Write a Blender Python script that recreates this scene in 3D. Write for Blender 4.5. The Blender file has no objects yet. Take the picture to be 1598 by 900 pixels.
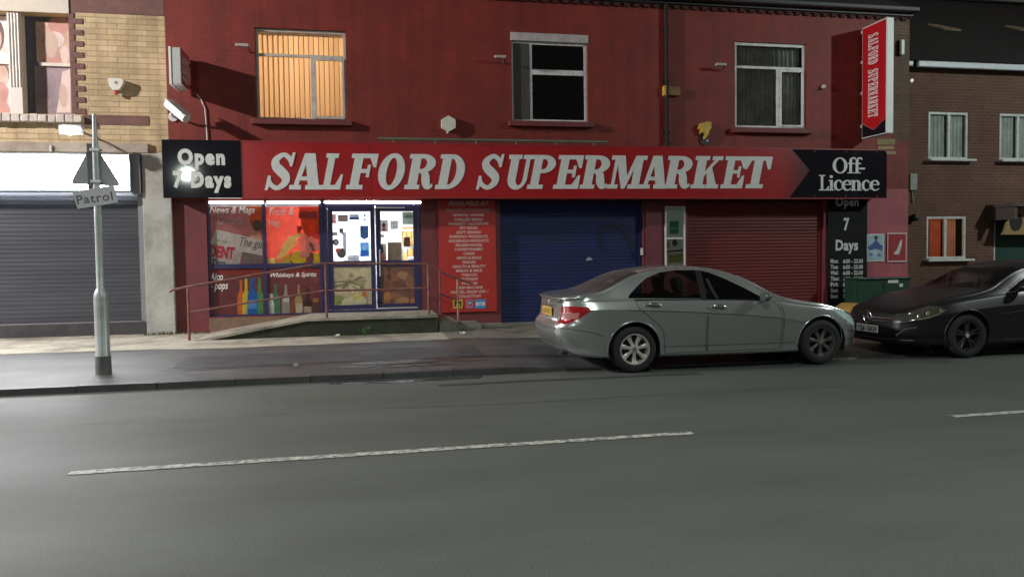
import bpy, bmesh, math, random
import numpy as np
from mathutils import Vector, Matrix
from mathutils.bvhtree import BVHTree

random.seed(7)
S = bpy.context.scene
COL = S.collection
R_ = math.radians

# ------------------------------------------------------------------ camera, world, exposure
CAM_H, FOC = 1.575, 1200.0
_y, _p, _r = R_(11.1), R_(-2.4), R_(0.8)
FWD = np.array([math.sin(_y)*math.cos(_p), math.cos(_y)*math.cos(_p), math.sin(_p)])
_rt = np.array([math.cos(_y), -math.sin(_y), 0.0])
_up = np.cross(_rt, FWD)
RT = math.cos(_r)*_rt - math.sin(_r)*_up
UP = math.sin(_r)*_rt + math.cos(_r)*_up
cd = bpy.data.cameras.new('camera')
cam = bpy.data.objects.new('camera', cd); COL.objects.link(cam)
cd.sensor_width = 36.0; cd.lens = FOC/1598*36.0; cd.clip_end = 600
M = Matrix(((RT[0], UP[0], -FWD[0], 0), (RT[1], UP[1], -FWD[1], 0), (RT[2], UP[2], -FWD[2], CAM_H), (0, 0, 0, 1)))
cam.matrix_world = M
S.camera = cam

def at(px, py, Y):
    """point of the vertical plane y = Y seen at a pixel of the 1598 x 900 photograph"""
    d = FWD*FOC + RT*(px-799) - UP*(py-450)
    t = Y/d[1]
    return float(t*d[0]), float(CAM_H + t*d[2])

W_ = bpy.data.worlds.new('World'); S.world = W_; W_.use_nodes = True
nt = W_.node_tree; nt.nodes.clear()
sky = nt.nodes.new('ShaderNodeTexSky'); sky.sky_type = 'NISHITA'; sky.sun_disc = False
sky.sun_elevation = R_(-4.0); sky.sun_rotation = R_(200)
glow = nt.nodes.new('ShaderNodeMixRGB'); glow.blend_type = 'ADD'; glow.inputs[0].default_value = 1.0
glow.inputs[2].default_value = (0.36, 0.32, 0.28, 1)      # town glow on low cloud
bg = nt.nodes.new('ShaderNodeBackground'); bg.inputs['Strength'].default_value = 0.10
wo = nt.nodes.new('ShaderNodeOutputWorld')
nt.links.new(sky.outputs[0], glow.inputs[1]); nt.links.new(glow.outputs[0], bg.inputs['Color'])
nt.links.new(bg.outputs[0], wo.inputs['Surface'])

S.view_settings.view_transform = 'Standard'; S.view_settings.look = 'None'
S.view_settings.gamma = 1.0; S.view_settings.exposure = 0.5
S.render.engine = 'CYCLES'
S.cycles.use_denoising = True
S.cycles.max_bounces = 8; S.cycles.transparent_max_bounces = 12
S.cycles.sample_clamp_indirect = 3.0

# street lamps and one added fill lamp: where their light stands (the posts are built further down)
LAMPS = [  # x, y, height, watts, colour
    ('lamp_far_left', -15.0, 10.6, 8.6, 12500, (1.0, 0.95, 0.93), 165, (-11, 11.6)),
    ('lamp_right', 18.6, 5.6, 8.5, 2500, (0.90, 1.0, 0.95), 168, (15, 8.5)),
    ('lamp_behind', -7.3, -4.6, 5.35, 600, (0.90, 1.0, 0.93), 176, (-6.5, 3.0)),
    ('lamp_near_fill', 2.8, 2.4, 8.4, 1200, (0.89, 1.0, 0.92), 112, (2.2, 5.2)),  # added unseen lamp, put in to fill the road with light
]

# ------------------------------------------------------------------ materials
MATS = {}
def nd(t, kind, **kw):
    n = t.nodes.new(kind)
    for k, v in kw.items():
        if k in n.inputs: n.inputs[k].default_value = v
        else: setattr(n, k, v)
    return n

def pm(name, col, rough=0.6, metal=0.0, var=0.0, vscale=6.0, bump=0.0, bscale=40.0, coat=0.0, dirt=None, dscale=1.5, damt=0.5, spec=0.5, emit=None, estr=0.0, rvar=0.0, trans=0.0, stretch=(1, 1, 1), speck=0.0):
    if name in MATS: return MATS[name]
    m = bpy.data.materials.new(name); m.use_nodes = True
    t = m.node_tree; b = t.nodes['Principled BSDF']; L = t.links.new
    b.inputs['Roughness'].default_value = rough; b.inputs['Metallic'].default_value = metal
    b.inputs['Specular IOR Level'].default_value = spec
    b.inputs['Coat Weight'].default_value = coat; b.inputs['Coat Roughness'].default_value = 0.06
    c4 = (*col, 1); b.inputs['Base Color'].default_value = c4
    tc = nd(t, 'ShaderNodeTexCoord'); mp = nd(t, 'ShaderNodeMapping', Scale=stretch); L(tc.outputs['Object'], mp.inputs['Vector'])
    vec = mp.outputs[0]; cur = None
    if var > 0:
        n = nd(t, 'ShaderNodeTexNoise', Scale=vscale, Detail=6.0, Roughness=0.65); L(vec, n.inputs['Vector'])
        mr = nd(t, 'ShaderNodeMapRange'); mr.inputs[1].default_value = 0.3; mr.inputs[2].default_value = 0.7
        mr.inputs[3].default_value = 1-var; mr.inputs[4].default_value = 1+var; L(n.outputs[0], mr.inputs[0])
        x = nd(t, 'ShaderNodeVectorMath', operation='SCALE'); x.inputs[0].default_value = col; L(mr.outputs[0], x.inputs['Scale'])
        cur = x.outputs[0]
    if dirt is not None:
        n = nd(t, 'ShaderNodeTexNoise', Scale=dscale, Detail=8.0, Roughness=0.7); L(vec, n.inputs['Vector'])
        rp = nd(t, 'ShaderNodeValToRGB'); rp.color_ramp.elements[0].position = 0.48; rp.color_ramp.elements[1].position = 0.66; L(n.outputs[0], rp.inputs[0])
        ml = nd(t, 'ShaderNodeMath', operation='MULTIPLY'); ml.inputs[1].default_value = damt; L(rp.outputs[0], ml.inputs[0])
        mx = nd(t, 'ShaderNodeMixRGB'); mx.inputs[1].default_value = c4; mx.inputs[2].default_value = (*dirt, 1); L(ml.outputs[0], mx.inputs[0])
        if cur: L(cur, mx.inputs[1])
        cur = mx.outputs[0]
    if speck > 0:
        n = nd(t, 'ShaderNodeTexNoise', Scale=85.0, Detail=3.0, Roughness=0.8); L(tc.outputs['Object'], n.inputs['Vector'])
        mr = nd(t, 'ShaderNodeMapRange'); mr.inputs[1].default_value = 0.3; mr.inputs[2].default_value = 0.7; mr.inputs[3].default_value = 1-speck; mr.inputs[4].default_value = 1+speck; L(n.outputs[0], mr.inputs[0])
        x = nd(t, 'ShaderNodeVectorMath', operation='SCALE'); x.inputs[0].default_value = col; L(mr.outputs[0], x.inputs['Scale'])
        if cur: L(cur, x.inputs[0])
        cur = x.outputs[0]
    if cur: L(cur, b.inputs['Base Color'])
    if rvar > 0:
        n = nd(t, 'ShaderNodeTexNoise', Scale=vscale*0.6, Detail=5.0); L(vec, n.inputs['Vector'])
        mr = nd(t, 'ShaderNodeMapRange'); mr.inputs[1].default_value = 0.35; mr.inputs[2].default_value = 0.65
        mr.inputs[3].default_value = max(0.03, rough-rvar); mr.inputs[4].default_value = min(1, rough+rvar); L(n.outputs[0], mr.inputs[0]); L(mr.outputs[0], b.inputs['Roughness'])
    if bump > 0:
        n = nd(t, 'ShaderNodeTexNoise', Scale=bscale, Detail=6.0); L(vec, n.inputs['Vector'])
        bp = nd(t, 'ShaderNodeBump', Strength=bump, Distance=0.02); L(n.outputs[0], bp.inputs['Height']); L(bp.outputs[0], b.inputs['Normal'])
    if emit is not None:
        b.inputs['Emission Color'].default_value = (*emit, 1); b.inputs['Emission Strength'].default_value = estr
    if trans > 0:
        tr = nd(t, 'ShaderNodeBsdfTranslucent'); tr.inputs['Color'].default_value = c4
        if cur: L(cur, tr.inputs['Color'])
        mx = nd(t, 'ShaderNodeMixShader'); mx.inputs[0].default_value = trans
        L(b.outputs[0], mx.inputs[1]); L(tr.outputs[0], mx.inputs[2]); L(mx.outputs[0], t.nodes['Material Output'].inputs['Surface'])
    MATS[name] = m
    return m

def brickmat(name, c1, c2, mortar, bw=0.225, bh=0.075, msize=0.010, bump=0.5, rough=0.8, streak=0.0, stain=None, soft=0.6):
    if name in MATS: return MATS[name]
    m = bpy.data.materials.new(name); m.use_nodes = True
    t = m.node_tree; b = t.nodes['Principled BSDF']; L = t.links.new
    tc = nd(t, 'ShaderNodeTexCoord'); sx = nd(t, 'ShaderNodeSeparateXYZ'); L(tc.outputs['Object'], sx.inputs[0])
    ad = nd(t, 'ShaderNodeMath', operation='ADD'); L(sx.outputs[0], ad.inputs[0]); L(sx.outputs[1], ad.inputs[1])
    cx = nd(t, 'ShaderNodeCombineXYZ'); L(ad.outputs[0], cx.inputs[0]); L(sx.outputs[2], cx.inputs[1])
    nz = nd(t, 'ShaderNodeTexNoise', Scale=9.0, Detail=3.0); L(tc.outputs['Object'], nz.inputs['Vector'])
    wob = nd(t, 'ShaderNodeVectorMath', operation='SCALE'); L(nz.outputs['Color'], wob.inputs[0]); wob.inputs['Scale'].default_value = 0.012
    av = nd(t, 'ShaderNodeVectorMath', operation='ADD'); L(cx.outputs[0], av.inputs[0]); L(wob.outputs[0], av.inputs[1])
    br = nd(t, 'ShaderNodeTexBrick'); br.inputs['Scale'].default_value = 1.0; br.inputs['Brick Width'].default_value = bw
    br.inputs['Row Height'].default_value = bh; br.inputs['Mortar Size'].default_value = msize; br.inputs['Mortar Smooth'].default_value = soft
    br.inputs['Color1'].default_value = (*c1, 1); br.inputs['Color2'].default_value = (*c2, 1); br.inputs['Mortar'].default_value = (*mortar, 1)
    L(av.outputs[0], br.inputs['Vector'])
    n2 = nd(t, 'ShaderNodeTexNoise', Scale=1.3, Detail=8.0, Roughness=0.7); L(tc.outputs['Object'], n2.inputs['Vector'])
    mr = nd(t, 'ShaderNodeMapRange'); mr.inputs[1].default_value = 0.3; mr.inputs[2].default_value = 0.7; mr.inputs[3].default_value = 0.72; mr.inputs[4].default_value = 1.25; L(n2.outputs[0], mr.inputs[0])
    sc = nd(t, 'ShaderNodeVectorMath', operation='SCALE'); L(br.outputs['Color'], sc.inputs[0]); L(mr.outputs[0], sc.inputs['Scale'])
    out = sc.outputs[0]
    if stain:
        n3 = nd(t, 'ShaderNodeTexNoise', Scale=0.9, Detail=9.0, Roughness=0.75); L(tc.outputs['Object'], n3.inputs['Vector'])
        rp = nd(t, 'ShaderNodeValToRGB'); rp.color_ramp.elements[0].position = 0.55; rp.color_ramp.elements[1].position = 0.72; L(n3.outputs[0], rp.inputs[0])
        mx = nd(t, 'ShaderNodeMixRGB'); mx.inputs[2].default_value = (*stain, 1); L(rp.outputs[0], mx.inputs[0]); L(out, mx.inputs[1]); out = mx.outputs[0]
    if streak > 0:      # rain streaks running down
        mp = nd(t, 'ShaderNodeMapping', Scale=(5, 5, .22)); L(tc.outputs['Object'], mp.inputs['Vector'])
        n5 = nd(t, 'ShaderNodeTexNoise', Scale=1.0, Detail=7.0, Roughness=0.7); L(mp.outputs[0], n5.inputs['Vector'])
        r5 = nd(t, 'ShaderNodeMapRange'); r5.inputs[1].default_value = .42; r5.inputs[2].default_value = .68; r5.inputs[3].default_value = 1.08; r5.inputs[4].default_value = 1-streak; L(n5.outputs[0], r5.inputs[0])
        s5 = nd(t, 'ShaderNodeVectorMath', operation='SCALE'); L(out, s5.inputs[0]); L(r5.outputs[0], s5.inputs['Scale']); out = s5.outputs[0]
    L(out, b.inputs['Base Color']); b.inputs['Roughness'].default_value = rough
    n4 = nd(t, 'ShaderNodeTexNoise', Scale=60.0, Detail=4.0); L(tc.outputs['Object'], n4.inputs['Vector'])
    m2 = nd(t, 'ShaderNodeMath', operation='MULTIPLY_ADD'); L(br.outputs['Fac'], m2.inputs[0]); m2.inputs[1].default_value = -1.0
    m3 = nd(t, 'ShaderNodeMath', operation='MULTIPLY'); L(n4.outputs[0], m3.inputs[0]); m3.inputs[1].default_value = 0.6; L(m3.outputs[0], m2.inputs[2])
    bp = nd(t, 'ShaderNodeBump', Strength=bump, Distance=0.012); L(m2.outputs[0], bp.inputs['Height']); L(bp.outputs[0], b.inputs['Normal'])
    MATS[name] = m
    return m

def glassmat(name, tint=(0.5, 0.5, 0.5), gloss=0.03, refl=0.08):
    if name in MATS: return MATS[name]
    m = bpy.data.materials.new(name); m.use_nodes = True
    t = m.node_tree; t.nodes.remove(t.nodes['Principled BSDF']); L = t.links.new
    tr = nd(t, 'ShaderNodeBsdfTransparent', Color=(*tint, 1)); gl = nd(t, 'ShaderNodeBsdfGlossy', Roughness=gloss)
    fr = nd(t, 'ShaderNodeFresnel', IOR=1.5); mx = nd(t, 'ShaderNodeMixShader')
    ma = nd(t, 'ShaderNodeMath', operation='ADD'); ma.inputs[1].default_value = refl-0.04; ma.use_clamp = True
    L(fr.outputs[0], ma.inputs[0]); L(ma.outputs[0], mx.inputs[0]); L(tr.outputs[0], mx.inputs[1]); L(gl.outputs[0], mx.inputs[2])
    L(mx.outputs[0], t.nodes['Material Output'].inputs['Surface'])
    MATS[name] = m
    return m

def emitmat(name, col, strength):
    return pm(name, (0.8, 0.8, 0.8), 0.5, emit=col, estr=strength)

# ------------------------------------------------------------------ mesh helpers
def tag(o, label=None, cat=None, group=None, kind=None):
    if label: o['label'] = label
    if cat: o['category'] = cat
    if group: o['group'] = group
    if kind: o['kind'] = kind
    return o

def thing(name, label, cat, loc=(0, 0, 0), group=None, rz=0.0):
    o = bpy.data.objects.new(name, None); COL.objects.link(o)
    o.location = loc; o.rotation_euler = (0, 0, rz); o.empty_display_size = 0.2
    return tag(o, label, cat, group)

def wpos(o):
    v = Vector((0, 0, 0))
    while o is not None:
        v += o.location; o = o.parent
    return v

def link_bm(bm, name, mats, parent=None, local=False, smooth=False, angle=35, origin=None):
    me = bpy.data.meshes.new(name)
    org = Vector((0, 0, 0))
    if parent is not None and not local: org = wpos(parent)
    if origin is not None: org = Vector(origin)
    if org.length > 0: bmesh.ops.translate(bm, verts=bm.verts, vec=-org)
    bm.to_mesh(me); bm.free()
    if not isinstance(mats, (list, tuple)): mats = [mats]
    for m in mats: me.materials.append(m)
    if smooth:
        me.polygons.foreach_set('use_smooth', [True]*len(me.polygons))
        me.set_sharp_from_angle(angle=R_(angle))
    o = bpy.data.objects.new(name, me); COL.objects.link(o)
    if parent is not None: o.parent = parent
    if origin is not None:
        o.location = org if parent is None else org-wpos(parent)
    return o

class MB:
    def __init__(s): s.bm = bmesh.new(); s.mi = 0
    def face(s, pts):
        f = s.bm.faces.new([s.bm.verts.new(p) for p in pts]); f.material_index = s.mi; return f
    def box(s, x0, x1, y0, y1, z0, z1, bev=0.0):
        r = bmesh.ops.create_cube(s.bm, size=1.0)
        vs = r['verts']
        for v in vs: v.co = Vector(((x0+x1)/2+v.co.x*(x1-x0), (y0+y1)/2+v.co.y*(y1-y0), (z0+z1)/2+v.co.z*(z1-z0)))
        fs = {f for v in vs for f in v.link_faces}
        if bev > 0:
            es = list({e for v in vs for e in v.link_edges})
            g = bmesh.ops.bevel(s.bm, geom=es, offset=bev, segments=2, affect='EDGES', profile=0.5)
            fs = set(g['faces']) | {f for f in fs if f.is_valid}
        for f in fs: f.material_index = s.mi
        return s
    def sheet(s, x0, x1, z0, z1, y):       # flat upright sheet facing -y
        s.face([(x0, y, z0), (x1, y, z0), (x1, y, z1), (x0, y, z1)]); return s
    def poly(s, pts, y, y2=None):          # flat outline in x-z facing -y, optionally thick
        a = sum(pts[i][0]*pts[(i+1) % len(pts)][1]-pts[(i+1) % len(pts)][0]*pts[i][1] for i in range(len(pts)))
        if a < 0: pts = pts[::-1]
        fr = [s.bm.verts.new((p[0], y, p[1])) for p in pts]
        f = s.bm.faces.new(fr); f.material_index = s.mi
        if y2 is not None:
            bk = [s.bm.verts.new((p[0], y2, p[1])) for p in pts]
            n = len(pts)
            for i in range(n):
                q = s.bm.faces.new([fr[(i+1) % n], fr[i], bk[i], bk[(i+1) % n]]); q.material_index = s.mi
            q = s.bm.faces.new(bk[::-1]); q.material_index = s.mi
        return s
    def ell(s, cx, cz, rx, rz, y, n=18, y2=None, rot=0.0):
        c, k = math.cos(rot), math.sin(rot)
        pts = []
        for i in range(n):
            a = 2*math.pi*i/n; u, v = rx*math.cos(a), rz*math.sin(a)
            pts.append((cx+u*c-v*k, cz+u*k+v*c))
        return s.poly(pts, y, y2)
    def tube(s, pts, r, n=10, cap=True):
        pts = [Vector(p) for p in pts]; rings = []
        rr = r if isinstance(r, (list, tuple)) else [r]*len(pts)
        prev = None
        for i, p in enumerate(pts):
            d = (pts[min(i+1, len(pts)-1)]-pts[max(i-1, 0)]).normalized()
            if prev is None:
                a = d.cross(Vector((0, 0, 1)))
                if a.length < 1e-3: a = d.cross(Vector((1, 0, 0)))
                a.normalize()
            else:
                a = (prev-d*prev.dot(d)).normalized()
            prev = a; b = d.cross(a)
            rings.append([s.bm.verts.new(p+(a*math.cos(2*math.pi*k/n)+b*math.sin(2*math.pi*k/n))*rr[i]) for k in range(n)])
        for i in range(len(rings)-1):
            for k in range(n):
                f = s.bm.faces.new([rings[i][k], rings[i][(k+1) % n], rings[i+1][(k+1) % n], rings[i+1][k]]); f.material_index = s.mi
        if cap:
            for rg in (rings[0][::-1], rings[-1]):
                f = s.bm.faces.new(rg); f.material_index = s.mi
        return s
    def lathe(s, prof, c, axis='z', n=24, cap=True):   # prof: (r, h)
        rings = []
        for r, h in prof:
            ring = []
            for k in range(n):
                a = 2*math.pi*k/n; u, v = r*math.cos(a), r*math.sin(a)
                if axis == 'z': p = (c[0]+u, c[1]+v, c[2]+h)
                elif axis == 'y': p = (c[0]+u, c[1]+h, c[2]+v)
                else: p = (c[0]+h, c[1]+u, c[2]+v)
                ring.append(s.bm.verts.new(p))
            rings.append(ring)
        for i in range(len(rings)-1):
            for k in range(n):
                f = s.bm.faces.new([rings[i][k], rings[i][(k+1) % n], rings[i+1][(k+1) % n], rings[i+1][k]]); f.material_index = s.mi
        for rg in (rings[0][::-1], rings[-1]) if cap else ():
            try: f = s.bm.faces.new(rg); f.material_index = s.mi
            except ValueError: pass
        return s
    def done(s, name, mats, parent=None, **kw):
        bmesh.ops.recalc_face_normals(s.bm, faces=s.bm.faces) if kw.pop('fix', False) else None
        return link_bm(s.bm, name, mats, parent, **kw)

def walled(x0, x1, z0, z1, holes, yf, depth=0.12):
    """upright wall face at y=yf with rectangular openings and their reveals"""
    xs = sorted({x0, x1, *[h[0] for h in holes], *[h[1] for h in holes]})
    zs = sorted({z0, z1, *[h[2] for h in holes], *[h[3] for h in holes]})
    b = MB(); vs = {}
    def V(i, k):
        if (i, k) not in vs: vs[i, k] = b.bm.verts.new((xs[i], yf, zs[k]))
        return vs[i, k]
    for i in range(len(xs)-1):
        for k in range(len(zs)-1):
            mx, mz = (xs[i]+xs[i+1])/2, (zs[k]+zs[k+1])/2
            if any(h[0] < mx < h[1] and h[2] < mz < h[3] for h in holes): continue
            b.bm.faces.new([V(i, k), V(i+1, k), V(i+1, k+1), V(i, k+1)])
    for h in holes:
        a, c, d, e = h; y2 = yf+depth
        b.face([(a, yf, d), (a, yf, e), (a, y2, e), (a, y2, d)][::-1]); b.face([(c, yf, d), (c, yf, e), (c, y2, e), (c, y2, d)])
        b.face([(a, yf, d), (c, yf, d), (c, y2, d), (a, y2, d)][::-1]); b.face([(a, yf, e), (c, yf, e), (c, y2, e), (a, y2, e)])
    return b

# ------------------------------------------------------------------ lettering
_tcache = {}
def text_polys(s, bold=0.0, spacing=1.0):
    key = (s, bold, spacing)
    if key in _tcache: return _tcache[key]
    cu = bpy.data.curves.new('lettering', 'FONT'); cu.body = s; cu.size = 1.0; cu.offset = bold; cu.resolution_u = 3
    cu.space_character = spacing; cu.fill_mode = 'FRONT'
    ob = bpy.data.objects.new('lettering', cu); COL.objects.link(ob)
    dg = bpy.context.evaluated_depsgraph_get()
    me = bpy.data.meshes.new_from_object(ob.evaluated_get(dg))
    vs = [(v.co.x, v.co.y) for v in me.vertices]; fs = [tuple(p.vertices) for p in me.polygons]
    bpy.data.objects.remove(ob); bpy.data.curves.remove(cu); bpy.data.meshes.remove(me)
    _tcache[key] = (vs, fs)
    return vs, fs

def text_into(b, s, box, y, bold=0.0, shear=0.0, rot=0.0, spacing=1.0, fit=True, xf=None):
    """flat lettering stretched into box = (x0, x1, z0, z1) at depth y"""
    vs, fs = text_polys(s, bold, spacing)
    if not vs: return
    vs = [(x+shear*yy, yy) for x, yy in vs]
    a, c = min(v[0] for v in vs), max(v[0] for v in vs); d, e = min(v[1] for v in vs), max(v[1] for v in vs)
    x0, x1, z0, z1 = box
    sx, sz = (x1-x0)/(c-a), (z1-z0)/(e-d)
    cx, cz = (x0+x1)/2, (z0+z1)/2
    cr, sr = math.cos(rot), math.sin(rot); nv = []
    for vx, vz in vs:
        u, w = x0+(vx-a)*sx-cx, z0+(vz-d)*sz-cz
        p = (cx+u*cr-w*sr, y, cz+u*sr+w*cr)
        nv.append(b.bm.verts.new(xf(p) if xf else p))
    for f in fs:
        try: q = b.bm.faces.new([nv[i] for i in f]); q.material_index = b.mi
        except ValueError: pass

def catmull(pts, n=6):
    out = []
    P = [pts[0]]+list(pts)+[pts[-1]]
    for i in range(1, len(P)-2):
        p0, p1, p2, p3 = [np.array(P[i+k], float) for k in (-1, 0, 1, 2)]
        for k in range(n):
            t = k/n
            out.append(tuple(0.5*((2*p1)+(-p0+p2)*t+(2*p0-5*p1+4*p2-p3)*t*t+(-p0+3*p1-3*p2+p3)*t**3)))
    out.append(tuple(pts[-1]))
    return out

def rect(a, b, c, d): return [(a, c), (b, c), (b, d), (a, d)]
def ringpoly(cx, cy, ro, ri, a0, a1, n=16, icx=None, icy=None):
    o, q = [], []
    for i in range(n+1):
        a = R_(a0+(a1-a0)*i/n)
        o.append((cx+ro[0]*math.cos(a), cy+ro[1]*math.sin(a)))
        q.append(((icx if icx is not None else cx)+ri[0]*math.cos(a), (icy if icy is not None else cy)+ri[1]*math.sin(a)))
    return [[o[i], o[i+1], q[i+1], q[i]] for i in range(n)]
def strokepoly(pts, n=6):    # pts: (x, y, half width in x, half width in y)
    P = catmull(pts, n); q = []
    L, Rr = [], []
    for i, p in enumerate(P):
        d = np.array(P[min(i+1, len(P)-1)][:2])-np.array(P[max(i-1, 0)][:2]); d /= (np.linalg.norm(d)+1e-9)
        nx, ny = -d[1]*p[2], d[0]*p[3]
        L.append((p[0]+nx, p[1]+ny)); Rr.append((p[0]-nx, p[1]-ny))
    return [[L[i], L[i+1], Rr[i+1], Rr[i]] for i in range(len(P)-1)]

def glyph(ch):
    s = 0.125
    if ch == 'L': return [rect(.12, .46, 0, 1), rect(0, .62, 1-s, 1), rect(0, 1, 0, s), [(1, 0), (1, .42), (.90, .42), (.70, s)]]
    if ch in 'FE':
        g = [rect(.12, .45, 0, 1), rect(0, 1, 1-s, 1), [(1, 1), (1, .62), (.90, .62), (.72, 1-s)], rect(.4, .72, .46, .57), rect(.67, .79, .34, .69)]
        return g+([rect(0, .62, 0, s)] if ch == 'F' else [rect(0, 1, 0, s), [(1, 0), (1, .40), (.90, .40), (.72, s)]])
    if ch == 'O': return ringpoly(.5, .5, (.5, .52), (.19, .39), 0, 360, 36)
    if ch == 'D': return [rect(.1, .43, 0, 1), rect(0, .46, 0, s), rect(0, .46, 1-s, 1)]+ringpoly(.44, .5, (.56, .5), (.24, .375), -90, 90, 20)
    if ch in 'PR':
        g = [rect(.1, .43, 0, 1), rect(0, .62 if ch == 'P' else .54, 0, s), rect(0, .5, 1-s, 1)]+ringpoly(.48, .73, (.50, .27), (.18, .155), -90, 90, 16)
        g.append(rect(.4, .5, .46, .575))
        if ch == 'R': g += strokepoly([(.50, .53, .10, .03), (.66, .42, .14, .10), (.74, .2, .15, .1), (.84, .05, .10, .06), (1.0, .12, .03, .05)])
        return g
    if ch == 'A': return [[(.40, 1), (.73, 1), (.95, 0), (.60, 0)], [(.40, 1), (.50, .80), (.235, 0), (.09, 0)], rect(.26, .70, .25, .36), rect(0, .37, 0, s), rect(.50, 1, 0, s)]
    if ch == 'S': return strokepoly([(.86, .70, .03, .05), (.76, .86, .09, .06), (.50, .955, .09, .065), (.24, .80, .15, .11), (.30, .63, .16, .12), (.52, .50, .17, .13), (.74, .36, .17, .12), (.76, .19, .15, .11), (.50, .045, .09, .065), (.20, .15, .09, .06), (.11, .33, .03, .05)], 5)+[[(.80, .78), (.86, 1.02), (.97, 1.02), (.94, .64), (.84, .64)], [(.20, .22), (.13, -.02), (.02, -.02), (.04, .38), (.15, .38)]]
    if ch == 'U': return [rect(.10, .42, .3, 1), rect(.70, .86, .3, 1), rect(0, .52, 1-s, 1), rect(.58, 1, 1-s, 1)]+ringpoly(.48, .31, (.38, .33), (.14, .20), 180, 360, 20, icx=.56)
    if ch == 'M': return [rect(.11, .20, 0, 1), rect(0, .30, 0, s), rect(0, .25, 1-s, 1), rect(.68, .90, 0, 1), rect(.58, 1, 0, s), rect(.75, 1, 1-s, 1), [(.12, 1), (.37, 1), (.56, .22), (.50, 0), (.41, 0)], [(.68, 1), (.80, 1), (.51, 0), (.45, .12)]]
    if ch == 'K': return [rect(.10, .42, 0, 1), rect(0, .52, 0, s), rect(0, .52, 1-s, 1), [(.40, .36), (.40, .50), (.76, .93), (.90, .93)], rect(.62, 1, 1-s, 1), [(.48, .52), (.64, .68), (.97, 0), (.62, 0)], rect(.54, 1, 0, s)]
    if ch == 'T': return [rect(.34, .66, 0, 1), rect(.18, .82, 0, s), rect(0, 1, 1-s, 1), [(0, 1), (0, .60), (.10, .60), (.24, 1-s)], [(1, 1), (1, .60), (.90, .60), (.76, 1-s)]]
    # upright book face, lower case drawn in its own height
    if ch == 'l_O': return ringpoly(.5, .5, (.5, .52), (.30, .45), 0, 360, 36)
    if ch == 'l_L': return [rect(.20, .42, 0, 1), rect(0, .62, .94, 1), rect(0, 1, 0, .07), [(1, 0), (1, .28), (.94, .28), (.72, .07)]]
    if ch == 'f': return [rect(.26, .56, 0, .78), rect(.05, .85, 0, .06), rect(.02, .88, .60, .675)]+strokepoly([(.41, .76, .15, .02), (.46, .92, .14, .05), (.66, 1.0, .08, .04), (.88, .98, .10, .05), (.98, .90, .08, .04)])
    if ch == 'i': return [rect(.28, .70, 0, .68), rect(0, 1, 0, .06), rect(.02, .70, .62, .68)]+[[(.46+.27*math.cos(a*.5236), .90+.10*math.sin(a*.5236)) for a in range(12)]]
    if ch == 'c': return strokepoly([(.93, .52, .10, .06), (.78, .63, .09, .05), (.52, .66, .08, .04), (.24, .52, .15, .07), (.16, .34, .16, .08), (.26, .14, .15, .07), (.55, .03, .08, .045), (.82, .07, .05, .03), (.99, .16, .03, .02)])
    if ch == 'e': return strokepoly([(.95, .40, .10, .03), (.84, .58, .12, .06), (.54, .66, .08, .035), (.24, .52, .15, .07), (.16, .34, .16, .08), (.26, .14, .15, .07), (.55, .03, .08, .045), (.82, .07, .05, .03), (.99, .16, .03, .02)])+[rect(.2, 1.0, .36, .42)]
    if ch == 'n': return [rect(.12, .38, 0, .68), rect(0, .48, 0, .06), rect(0, .38, .62, .68), rect(.64, .90, 0, .48), rect(.54, 1, 0, .06)]+strokepoly([(.36, .55, .02, .04), (.52, .63, .06, .045), (.70, .60, .10, .06), (.77, .47, .13, .05)])
    if ch == '-': return [rect(0, 1, .26, .37)]
    return []

def letter(b, ch, x0, x1, z0, z1, y, depth, shear=0.0, xf=None):
    for i, poly in enumerate(glyph(ch)):
        pts = []
        for px, pz in poly:
            z = z0+pz*(z1-z0); pts.append((x0+px*(x1-x0)+shear*(z-z0), z))
        yy = y-depth-i*0.00012
        if xf is None: b.poly(pts, yy, y)
        else:
            vs = [b.bm.verts.new(xf((p[0], yy, p[1]))) for p in pts]
            f = b.bm.faces.new(vs); f.material_index = b.mi
def RC(px0, py0, px1, py1, y):
    """pixel rectangle of the photograph -> (x0, x1, z0, z1) on the plane y"""
    mx, my = (px0+px1)/2, (py0+py1)/2
    return at(px0, my, y)[0], at(px1, my, y)[0], at(mx, py1, y)[1], at(mx, py0, y)[1]

F = 16.0          # street face of the shop buildings
def kz(x):        # kerb height: dropped where the cars stand half on the pavement
    t = min(1, max(0, (x-1.9)/1.3)); t = t*t*(3-2*t)
    return 0.08*(1-t)+0.022*t
def pz(x, y): return kz(x)+(y-10.2)*(0.16-kz(x))/5.8

# ------------------------------------------------------------------ ground, road, pavement
asphalt = pm('asphalt', (0.074, 0.082, 0.073), 0.64, spec=.5, var=0.16, vscale=0.8, bump=0.22, bscale=300, dirt=(0.042, 0.045, 0.041), dscale=0.45, damt=0.45, rvar=0.07, stretch=(0.35, 1, 1), speck=.55)
wet_pave = pm('wet_pavement', (0.082, 0.084, 0.082), 0.45, var=0.22, vscale=1.6, bump=0.45, bscale=150, speck=.5, dirt=(0.036, 0.037, 0.039), dscale=0.6, damt=0.7, rvar=0.10, stretch=(0.6, 1, 1))
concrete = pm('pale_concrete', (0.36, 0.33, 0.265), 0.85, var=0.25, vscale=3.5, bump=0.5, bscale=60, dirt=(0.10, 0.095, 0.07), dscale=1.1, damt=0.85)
conc_dark = pm('old_concrete', (0.17, 0.165, 0.14), 0.85, var=0.3, vscale=5, bump=0.5, bscale=50, dirt=(0.05, 0.055, 0.035), dscale=2.2, damt=0.8)
b = MB(); b.face([(-400, -300, -0.02), (400, -300, -0.02), (400, 500, -0.02), (-400, 500, -0.02)])
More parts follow.
